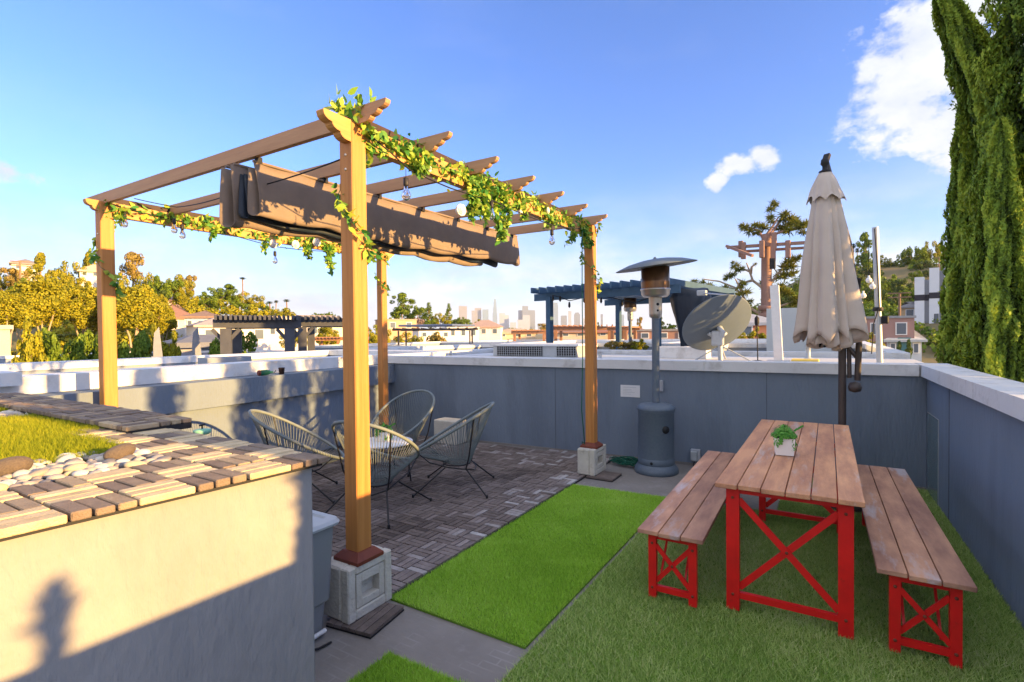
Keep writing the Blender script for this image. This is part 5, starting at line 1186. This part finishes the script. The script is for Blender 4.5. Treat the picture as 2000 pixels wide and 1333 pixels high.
def tree(key, px, ytop, ybase, wpx, d, label, group):
    """crown top and foot seen at photo rows ytop / ybase in column px, wpx wide, at distance d metres"""
    a, b = far(px, ytop, d), far(px, ybase, d); h = a.z-b.z; v = ray(px, 640); depth = d*v.dot(FW)/math.hypot(v.x, v.y)
    w = wpx/F_PX*depth*math.cos(0); unit_w = {'r': .84, 'a': .70, 's': 1.06, 'c': .55, 'b': 1.05, 'p': .2}[key[0]]
    # a wide angle stretches things sideways: use the true angular width
    w *= depth/d*1.12; h *= 1.28 if key[0] == 'b' else 1.04
    pr_, used = PROTO[key]
    o = pr_ if not used else copy_tree(pr_); PROTO[key][1] = used+1
    o.location = b; sx_ = w/unit_w; o.scale = (sx_, sx_, h); o.rotation_euler = (0, 0, rnd.uniform(0, 6.28)); tag(o, label, 'tree' if key[0] != 'b' else 'shrub', group)
G1 = 'trees on the left hillside'; G2 = 'green shrubs beyond the left parapet'; G3 = 'trees in the middle distance'; G4 = 'trees on the right hillside'
for i, (px, yt, w, k, tx) in enumerate([(62, 655, 60, 'by', 'leftmost dark green shrub beyond the left parapet'), (112, 645, 85, 'bg', 'second green shrub from the left edge beyond the left parapet'), (165, 650, 70, 'bg', 'green shrub just left of the left front pergola post'),
        (212, 655, 60, 'bg', 'green shrub directly behind the left front pergola post'), (262, 652, 75, 'bg', 'green shrub just right of the left front pergola post'), (300, 668, 45, 'by', 'small yellow-green shrub at the right end of the shrub row'), (455, 645, 75, 'bg', 'green shrub beneath the dark slatted pergola'), (338, 680, 40, 'by', 'low shrub left of the small gazebo')]):
    tree(k, px, yt-24, 745, w*1.2, 21+i % 3, tx, G2)
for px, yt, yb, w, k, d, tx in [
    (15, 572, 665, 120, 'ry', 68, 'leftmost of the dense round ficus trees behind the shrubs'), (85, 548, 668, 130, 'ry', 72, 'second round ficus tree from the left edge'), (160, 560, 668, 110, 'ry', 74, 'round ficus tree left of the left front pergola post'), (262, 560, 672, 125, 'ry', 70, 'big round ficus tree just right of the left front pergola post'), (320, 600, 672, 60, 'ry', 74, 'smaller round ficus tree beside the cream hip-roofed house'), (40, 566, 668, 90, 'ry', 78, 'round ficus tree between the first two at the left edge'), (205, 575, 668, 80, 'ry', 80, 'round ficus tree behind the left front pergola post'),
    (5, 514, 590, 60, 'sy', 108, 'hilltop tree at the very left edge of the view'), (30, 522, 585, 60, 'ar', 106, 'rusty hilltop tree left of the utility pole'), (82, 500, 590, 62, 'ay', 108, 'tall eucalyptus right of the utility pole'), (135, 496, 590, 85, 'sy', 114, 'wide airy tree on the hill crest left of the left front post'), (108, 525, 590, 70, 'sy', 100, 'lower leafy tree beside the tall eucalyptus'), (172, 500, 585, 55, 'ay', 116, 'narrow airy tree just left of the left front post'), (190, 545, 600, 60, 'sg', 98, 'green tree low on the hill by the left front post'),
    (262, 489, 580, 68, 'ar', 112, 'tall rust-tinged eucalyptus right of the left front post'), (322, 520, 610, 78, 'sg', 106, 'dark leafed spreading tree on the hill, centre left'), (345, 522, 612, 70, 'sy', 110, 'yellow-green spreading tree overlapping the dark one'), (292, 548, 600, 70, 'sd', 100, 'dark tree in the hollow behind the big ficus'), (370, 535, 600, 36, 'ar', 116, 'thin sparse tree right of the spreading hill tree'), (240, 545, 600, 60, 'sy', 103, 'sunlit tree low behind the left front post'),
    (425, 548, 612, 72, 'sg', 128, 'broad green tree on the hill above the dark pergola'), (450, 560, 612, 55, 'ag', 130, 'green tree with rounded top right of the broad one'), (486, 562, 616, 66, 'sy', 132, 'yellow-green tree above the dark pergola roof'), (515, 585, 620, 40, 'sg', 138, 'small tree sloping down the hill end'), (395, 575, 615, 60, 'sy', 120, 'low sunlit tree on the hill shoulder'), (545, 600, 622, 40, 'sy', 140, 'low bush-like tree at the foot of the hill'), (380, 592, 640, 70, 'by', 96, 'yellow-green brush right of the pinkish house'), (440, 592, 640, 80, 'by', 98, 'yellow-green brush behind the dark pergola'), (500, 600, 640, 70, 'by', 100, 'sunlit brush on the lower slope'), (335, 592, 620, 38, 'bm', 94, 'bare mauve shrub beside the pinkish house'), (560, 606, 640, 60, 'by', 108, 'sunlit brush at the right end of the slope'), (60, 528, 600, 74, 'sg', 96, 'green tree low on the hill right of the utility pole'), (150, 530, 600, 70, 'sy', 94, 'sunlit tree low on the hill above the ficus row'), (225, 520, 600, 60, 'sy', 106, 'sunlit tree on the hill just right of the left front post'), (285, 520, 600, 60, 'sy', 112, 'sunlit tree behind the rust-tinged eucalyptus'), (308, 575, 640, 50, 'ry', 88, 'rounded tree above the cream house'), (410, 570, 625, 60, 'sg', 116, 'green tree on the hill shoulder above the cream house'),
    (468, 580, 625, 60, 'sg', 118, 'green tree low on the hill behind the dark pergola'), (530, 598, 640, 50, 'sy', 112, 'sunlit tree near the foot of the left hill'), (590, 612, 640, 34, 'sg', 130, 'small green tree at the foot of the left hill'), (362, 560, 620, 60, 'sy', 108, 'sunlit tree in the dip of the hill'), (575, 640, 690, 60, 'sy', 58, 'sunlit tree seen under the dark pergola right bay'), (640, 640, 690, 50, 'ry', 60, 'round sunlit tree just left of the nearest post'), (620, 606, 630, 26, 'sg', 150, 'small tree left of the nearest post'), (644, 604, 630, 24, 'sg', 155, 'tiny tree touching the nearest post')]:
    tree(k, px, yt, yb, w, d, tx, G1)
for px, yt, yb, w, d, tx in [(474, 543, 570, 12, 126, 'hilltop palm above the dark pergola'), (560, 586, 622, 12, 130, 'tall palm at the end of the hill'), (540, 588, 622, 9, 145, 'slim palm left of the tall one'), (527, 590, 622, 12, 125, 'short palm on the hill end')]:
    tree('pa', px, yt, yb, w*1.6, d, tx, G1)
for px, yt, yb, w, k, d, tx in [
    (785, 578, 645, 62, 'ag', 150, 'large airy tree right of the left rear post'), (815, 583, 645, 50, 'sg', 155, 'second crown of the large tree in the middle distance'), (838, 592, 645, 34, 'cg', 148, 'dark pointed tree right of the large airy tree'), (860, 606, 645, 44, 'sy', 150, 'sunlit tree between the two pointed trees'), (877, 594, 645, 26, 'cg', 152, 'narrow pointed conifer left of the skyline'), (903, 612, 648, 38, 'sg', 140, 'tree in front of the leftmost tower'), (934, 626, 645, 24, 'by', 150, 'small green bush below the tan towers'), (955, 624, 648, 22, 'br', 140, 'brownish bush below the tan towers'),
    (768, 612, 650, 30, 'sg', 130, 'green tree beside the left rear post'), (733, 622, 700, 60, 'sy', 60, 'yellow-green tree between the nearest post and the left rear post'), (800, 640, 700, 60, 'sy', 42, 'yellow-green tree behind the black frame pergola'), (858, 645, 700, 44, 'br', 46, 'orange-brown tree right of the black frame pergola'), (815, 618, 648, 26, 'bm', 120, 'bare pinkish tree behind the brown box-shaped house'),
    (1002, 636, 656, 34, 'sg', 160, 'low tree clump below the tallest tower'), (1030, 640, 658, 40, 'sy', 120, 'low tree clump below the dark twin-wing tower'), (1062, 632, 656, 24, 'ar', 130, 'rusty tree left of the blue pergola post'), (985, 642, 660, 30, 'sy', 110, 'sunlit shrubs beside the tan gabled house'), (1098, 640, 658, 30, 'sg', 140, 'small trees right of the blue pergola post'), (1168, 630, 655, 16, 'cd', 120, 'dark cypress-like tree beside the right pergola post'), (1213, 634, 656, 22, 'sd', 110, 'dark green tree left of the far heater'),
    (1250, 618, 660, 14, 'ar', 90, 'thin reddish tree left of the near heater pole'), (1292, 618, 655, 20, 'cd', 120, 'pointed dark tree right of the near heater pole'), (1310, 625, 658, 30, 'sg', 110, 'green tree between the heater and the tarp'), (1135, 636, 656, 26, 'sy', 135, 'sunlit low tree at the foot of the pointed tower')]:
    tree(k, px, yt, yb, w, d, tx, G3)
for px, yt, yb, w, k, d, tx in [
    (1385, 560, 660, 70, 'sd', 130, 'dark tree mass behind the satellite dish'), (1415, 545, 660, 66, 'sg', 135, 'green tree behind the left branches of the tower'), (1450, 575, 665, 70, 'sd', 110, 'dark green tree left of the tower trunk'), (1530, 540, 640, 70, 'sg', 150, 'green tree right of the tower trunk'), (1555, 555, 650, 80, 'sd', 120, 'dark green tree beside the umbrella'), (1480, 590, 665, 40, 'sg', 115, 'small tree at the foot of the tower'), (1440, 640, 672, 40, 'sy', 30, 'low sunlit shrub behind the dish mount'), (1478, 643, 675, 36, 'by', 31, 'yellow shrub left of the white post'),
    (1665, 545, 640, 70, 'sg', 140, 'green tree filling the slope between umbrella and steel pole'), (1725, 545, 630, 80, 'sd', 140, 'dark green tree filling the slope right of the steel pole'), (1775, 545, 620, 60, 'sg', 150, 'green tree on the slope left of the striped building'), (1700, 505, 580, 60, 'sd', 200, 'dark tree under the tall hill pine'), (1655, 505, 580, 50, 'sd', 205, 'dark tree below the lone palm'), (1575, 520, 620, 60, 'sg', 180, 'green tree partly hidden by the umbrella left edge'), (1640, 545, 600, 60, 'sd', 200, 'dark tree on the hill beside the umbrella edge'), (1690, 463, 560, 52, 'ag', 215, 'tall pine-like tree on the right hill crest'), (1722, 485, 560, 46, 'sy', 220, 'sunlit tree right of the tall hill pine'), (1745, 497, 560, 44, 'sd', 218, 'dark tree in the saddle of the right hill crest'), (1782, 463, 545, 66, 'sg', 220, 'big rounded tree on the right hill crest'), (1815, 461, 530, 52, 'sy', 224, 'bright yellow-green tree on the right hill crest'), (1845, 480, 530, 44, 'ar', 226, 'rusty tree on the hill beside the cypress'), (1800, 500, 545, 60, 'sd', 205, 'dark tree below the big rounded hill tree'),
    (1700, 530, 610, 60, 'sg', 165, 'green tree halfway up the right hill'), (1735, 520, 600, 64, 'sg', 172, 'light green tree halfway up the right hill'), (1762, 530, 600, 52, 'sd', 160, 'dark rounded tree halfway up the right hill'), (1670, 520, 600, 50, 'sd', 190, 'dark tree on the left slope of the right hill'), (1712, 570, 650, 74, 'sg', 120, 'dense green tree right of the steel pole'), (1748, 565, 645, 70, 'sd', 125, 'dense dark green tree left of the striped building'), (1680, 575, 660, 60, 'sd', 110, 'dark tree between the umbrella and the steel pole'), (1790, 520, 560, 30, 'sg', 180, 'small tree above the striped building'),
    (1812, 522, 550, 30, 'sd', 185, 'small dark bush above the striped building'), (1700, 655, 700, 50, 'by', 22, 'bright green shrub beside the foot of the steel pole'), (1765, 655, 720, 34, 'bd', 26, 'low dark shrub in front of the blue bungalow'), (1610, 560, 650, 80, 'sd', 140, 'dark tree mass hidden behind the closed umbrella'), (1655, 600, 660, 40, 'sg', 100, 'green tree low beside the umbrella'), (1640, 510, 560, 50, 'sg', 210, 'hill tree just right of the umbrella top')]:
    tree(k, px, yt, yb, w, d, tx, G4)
for px, yt, d, tx in [(1667, 478, 214, 'left of the two slim palms on the right hill crest'), (1674, 487, 218, 'right of the two slim palms on the right hill crest'), (1654, 500, 222, 'lone palm at the left end of the right hill crest')]:
    tree('pa', px, yt, 545, 16, d, tx, G4)
# unused prototypes never stay at the origin
for k_, (o, used) in PROTO.items():
    if not used:
        for ch in list(o.children): bpy.data.objects.remove(ch)
        bpy.data.objects.remove(o)
for px, yt, yb, d, lab in ((41, 510, 580, 104, 'wooden utility pole with crossarms on the left hill'), (1757, 572, 640, 75, 'pale utility pole left of the striped building'), (1834, 502, 525, 190, 'thin utility pole on the brown hillside beside the cypress')):
    a, b = far(px, yt, d), far(px, yb, d); h = a.z-b.z; t = empty('utility_pole', b, -math.atan2(b.x, b.y), lab, 'utility pole'); m = MB(); m.tube([(0, 0, -2), (0, 0, h)], .14, 6); m.build('pole', M['bark'], t)
    for z in (h*.97, h*.85): bx(-1.1, 1.1, -.16, -.04, z, z+.12).build('crossarm', M['bark'], t)
# planting on the neighbouring terrace edge
for px, d, k in ((1195, 12, 'br'), (1225, 12.3, 'br'), (1250, 12, 'by')): tree(k, px, 664, 684, 36, d, {1195: 'leftmost reddish succulent plant in the trough behind the right post', 1225: 'middle reddish succulent plant in the trough behind the right post', 1250: 'yellow-green succulent plant in the trough behind the heater pole'}[px], 'succulents in the rooftop trough')

def brush(phis, rr, n, label, seed, m_):
    r = np.random.default_rng(seed); P = []; Nn = []; T = []; S_ = []
    for k in range(n):
        p = math.radians(r.uniform(*phis)); d = rr[0]+(rr[1]-rr[0])*r.random()**1.3; th = p-YAW; x, y = d*math.sin(th), d*math.cos(th); z = ground(x, y)
        R0 = r.uniform(.8, 2.4); q = 70; dd = r.normal(size=(q, 3)); dd[:, 2] = abs(dd[:, 2]); dd /= np.linalg.norm(dd, axis=1, keepdims=True)
        P.append(np.array([x, y, z-.2])+dd*R0*np.array([1, 1, .9])*(1-abs(r.normal(0, .15, (q, 1))))); Nn.append(dd+r.normal(0, .5, (q, 3))); T.append(np.full(q, r.uniform(.1, .9))+r.normal(0, .15, q)); S_.append(R0*.14*r.uniform(.7, 1.4, q))
    o = cards(np.concatenate(P), np.concatenate(Nn), np.concatenate(S_), np.concatenate(T), m_, 'hillside_brush', aspect=.8); tag(o, label, 'brush', kind='stuff')
brush((-60, -24), (75, 200), 620, 'low sunlit brush covering the left hillside', 5, M['fol_y'])
brush((21, 50), (80, 235), 760, 'low green brush covering the right hillside', 6, M['fol_g'])
brush((-24, 18), (110, 330), 300, 'low garden greenery scattered over the plain below the skyline', 7, M['fol_y'])

# ---------------- Italian cypresses at right
def cypress(x, y, zb, h, rmax, n, leaf, label, lean=(0, 0), seed=1, m_=None, sharp=1.0, group=None, lumps=1.0, bend=None, vis=.45):
    r = np.random.default_rng(seed); t = empty('cypress_tree', (x, y, zb), 0, label, 'cypress', group)
    z = np.where(r.random(n) < .12, r.random(n)*vis, vis+(1-vis)*r.random(n)); a = r.uniform(0, 2*np.pi, n)
    prof = lambda z: rmax*np.minimum(1, (z*5)**.5)*np.clip((1-z), 0, 1)**(.62*sharp)
    ph = r.uniform(0, 6.28, 6)
    bumps = .20*np.sin(a*5+ph[0]+3*np.sin(z*7+ph[1]))+.12*np.sin(a*9+z*26+ph[2])+.11*np.sin(z*60*h/9+a*4+ph[3])+.09*np.sin(a*17-z*44+ph[4])+.07*np.sin(z*130*h/9-a*11+ph[5])
    shell = 1-np.abs(r.normal(0, .17, n))+bumps*lumps
    rad = prof(z)*np.clip(shell, .15, 1.5)
    off = lambda z: (lean[0]*z**1.4+(bend[1]*np.maximum(0, (z-bend[0])/(1-bend[0]))**1.15 if bend else 0), lean[1]*z**1.4+(bend[2]*np.maximum(0, (z-bend[0])/(1-bend[0]))**1.15 if bend else 0))
    ox, oy = off(z); P = np.c_[rad*np.cos(a)+ox, rad*np.sin(a)+oy, z*h]
    nr = np.c_[np.cos(a), np.sin(a), .25+0*z]+r.normal(0, .45, (n, 3))
    # upward pointing sprays
    nr /= np.linalg.norm(nr, axis=1, keepdims=True); up = np.c_[.35*np.cos(a), .35*np.sin(a), np.ones(n)]+r.normal(0, .35, (n, 3)); up -= nr*(up*nr).sum(1, keepdims=True); up /= np.linalg.norm(up, axis=1, keepdims=True)
    b = np.cross(nr, up); s = leaf*r.uniform(.6, 1.5, (n, 1)); V = np.stack([P-up*s*.6, P-b*s*.34, P+up*s, P+b*s*.34], 1).reshape(-1, 3)
    tone = .45+bumps*1.05+r.normal(0, .13, n)+(rad/np.maximum(prof(z), 1e-3)-.9)*.15  # hollows darker, lobes lighter: shade between clumps put into the leaf colour
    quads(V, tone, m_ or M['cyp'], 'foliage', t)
    m = MB(); pts = []; rr = []
    for k in range(9): q = k/8; o_ = off(q*.96); pts.append((o_[0], o_[1], q*h*.96)); rr.append(.13*rmax*(1-q)+.015)
    m.tube(pts, rr, 8); m.build('trunk', M['bark'], t)
    # short woody sprays sticking out of the outline
    V2 = []; 
    for k in range(int(26*h/8)):
        q = r.uniform(.1, .9); aa = r.uniform(0, 6.28); R0 = float(prof(np.array([q]))[0]); o_ = off(q); c_ = Vector((math.cos(aa)*R0+o_[0], math.sin(aa)*R0+o_[1], q*h)); d_ = Vector((math.cos(aa), math.sin(aa), .7)).normalized()
        for j in range(26):
            s_ = r.uniform(0, .34*rmax); p = c_+d_*s_+Vector(r.normal(0, .05*rmax, 3)); u = (d_+Vector(r.normal(0, .5, 3))).normalized()*leaf*.9; w_ = u.cross(Vector(r.normal(0, 1, 3))).normalized()*leaf*.3
            V2 += [p-u*.5, p-w_, p+u, p+w_]
    quads(np.array([tuple(v) for v in V2]), r.normal(.5, .2, len(V2)//4), m_ or M['cyp'], 'side_sprays', t)
    return t
GC = 'cypress trees beside the right wall'
def cyp(px, d, ytop, r0, n, leaf, label, seed, **k):
    p = far(px, 650, d); top = far(px, ytop, d).z
    return cypress(p.x, p.y, -8.5, top+8.5, r0, n, leaf, label, (0, 0), seed, group=GC, **k)
cyp(1888, 11.4, 128, .62, 110000, .045, 'narrow cypress with a tapering tip just right of the striped building', 1, sharp=.95)
cyp(1962, 11.0, -25, .66, 150000, .045, 'tall cypress leaning left at its top, second from the left', 2, sharp=.62, bend=(.83, -1.02*RT.x, -1.02*RT.y))
cyp(2045, 10.6, -560, .98, 190000, .045, 'bulky bright cypress at the right edge of the view', 3, sharp=.6)
cyp(1955, 9.9, 235, .60, 110000, .042, 'shorter light green cypress in front of the taller ones', 6, sharp=.7)
# younger cypresses outside the right wall; they shade parts of the terrace
GH = 'young cypresses outside the right wall'
for i, (y, r0, top, wd) in enumerate([(.80, .055, 1.64, 1), (1.56, .13, 2.30, 1), (1.80, .20, 2.70, 1), (2.02, .26, 3.05, 1), (3.18, .20, 3.05, 1), (4.2, .32, 2.95, 1), (4.78, .34, 3.05, 1), (5.4, .36, 3.6, 1), (6.05, .34, 3.1, 1), (6.7, .34, 3.0, 1)]):
    cypress(2.6, y, -8.5, top+8.5+.07, r0*(1.15 if i else 1.6), 9000 if i else 3500, .06, f'{ORD[i]} young cypress outside the right wall, counted from the camera', (0, 0), 20+i, group=GH, sharp=.28 if i else .8, lumps=1 if i else 2.2)
m = MB()
# ---------------- downtown skyline, five and a half kilometres away
def facade(name, c1, c2, sx_, sz_):
    m_ = bpy.data.materials.new(name); m_.use_nodes = True; t = m_.node_tree; n = t.nodes; l = t.links
    b = n['Principled BSDF']; b.inputs['Roughness'].default_value = .5
    tcn = n.new('ShaderNodeTexCoord'); sp = n.new('ShaderNodeSeparateXYZ'); l.new(tcn.outputs['Object'], sp.inputs[0])
    def stripe(sock, per, duty):
        a = n.new('ShaderNodeMath'); a.operation = 'DIVIDE'; l.new(sock, a.inputs[0]); a.inputs[1].default_value = per
        f = n.new('ShaderNodeMath'); f.operation = 'FRACT'; l.new(a.outputs[0], f.inputs[0]); g = n.new('ShaderNodeMath'); g.operation = 'GREATER_THAN'; l.new(f.outputs[0], g.inputs[0]); g.inputs[1].default_value = duty; return g.outputs[0]
    ad = n.new('ShaderNodeMath'); ad.operation = 'ADD'; l.new(sp.outputs[0], ad.inputs[0]); l.new(sp.outputs[1], ad.inputs[1])
    a, b_ = stripe(ad.outputs[0], sx_, .45), stripe(sp.outputs[2], sz_, .4); mu = n.new('ShaderNodeMath'); mu.operation = 'MULTIPLY'; l.new(a, mu.inputs[0]); l.new(b_, mu.inputs[1])
    mx = n.new('ShaderNodeMixRGB'); l.new(mu.outputs[0], mx.inputs[0]); mx.inputs[1].default_value = (*c1, 1); mx.inputs[2].default_value = (*c2, 1); l.new(mx.outputs[0], b.inputs['Base Color']); return m_
F_ = [facade('tan_tower', (.27, .27, .30), (.14, .15, .19), 9, 12), facade('grey_tower', (.19, .23, .30), (.12, .14, .18), 8, 12), facade('glass_tower', (.20, .29, .40), (.10, .17, .27), 10, 10), facade('pale_tower', (.38, .42, .48), (.22, .26, .33), 9, 12)]
D_ = 5500.0
def tower(parts, mi, label):
    """parts: (px0, px1, ytop) boxes; every part stands on the plain"""
    x0 = min(p[0] for p in parts); c = far(x0, 640, D_); t = empty('skyscraper', (c.x, c.y, -20), 0, label, 'skyscraper', 'downtown skyscrapers on the horizon'); O = t.location.copy()
    for (a, b, yt, dp) in parts:
        A, B_ = far(a, yt, D_+dp), far(b, yt, D_+dp); w = (B_-A); w.z = 0; n_ = Vector((-w.y, w.x, 0)).normalized()*w.length*.8; m = MB(); pts = [A, A+w, A+w+n_, A+n_]
        m.prism([(p.x-O.x, p.y-O.y) for p in pts], 0, A.z+20); m.build('tower_block', F_[mi], t)
    return t
tower([(896, 912, 598, 0)], 0, 'pinkish flat-topped tower at the left end of the skyline')
tower([(921, 928, 607, 0), (927, 940, 602, 30)], 0, 'wide tan double tower, second from the left of the skyline')
tower([(942, 954, 605, 0)], 2, 'blue-grey tower between the tan pair and the tallest spire')
tower([(962, 971, 612, 0), (963, 970, 600, 10), (964, 969.5, 590, 20), (965, 968.5, 584.5, 25)], 2, 'tallest tower with a stepped round crown')
tower([(975, 986, 612, 0), (985, 994, 616, 30)], 3, 'pale stepped tower right of the tallest tower')
tower([(1012, 1021, 606.5, 60), (1020, 1031.5, 598, 0), (1031, 1045, 606.5, 60)], 1, 'dark grey tower with a raised centre and two wings')
tower([(1011, 1035, 625, -120), (1021, 1035, 616, -100)], 3, 'low white block in front of the winged tower')
tower([(1078, 1090, 596, 0), (1080, 1089, 591.5, 10)], 2, 'tall pale glass tower with a rounded top beside the blue post')
tower([(1095, 1107, 617, 0)], 1, 'short grey tower right of the blue post')
tower([(1109.5, 1116, 608, 0)], 3, 'slim pale tower between two grey ones')
tower([(1121, 1133, 614, 0), (1123, 1131, 611, 10)], 1, 'grey tower with a chamfered top left of the right post')
tower([(1139, 1147, 622, 0)], 3, 'low grey tower touching the right pergola post')
tower([(1173, 1177.5, 614, 0)], 1, 'slim grey tower just right of the right pergola post')
tower([(1214, 1219, 615, 0)], 2, 'slim lone tower near the far heater')
tower([(996, 1008, 630, -200)], 3, 'low wide block left of the winged tower'); tower([(1050, 1070, 632, -100)], 1, 'low grey block between the winged tower and the blue post')
# ---------------- air between here and downtown
hz_ = bx(-6600, 6600, -6600, 6600, -24, 330).build('haze', None) if False else None
hm = bpy.data.materials.new('haze_air'); hm.use_nodes = True; n = hm.node_tree.nodes; n.clear(); o_ = n.new('ShaderNodeOutputMaterial'); pv = n.new('ShaderNodeVolumePrincipled'); hm.node_tree.links.new(pv.outputs[0], o_.inputs['Volume'])
pv.inputs['Color'].default_value = (.86, .92, 1, 1); pv.inputs['Density'].default_value = 6e-5; pv.inputs['Anisotropy'].default_value = .2
tag(bx(-6600, 6600, -6600, 6600, -26, 330).build('haze', hm), kind='stuff')
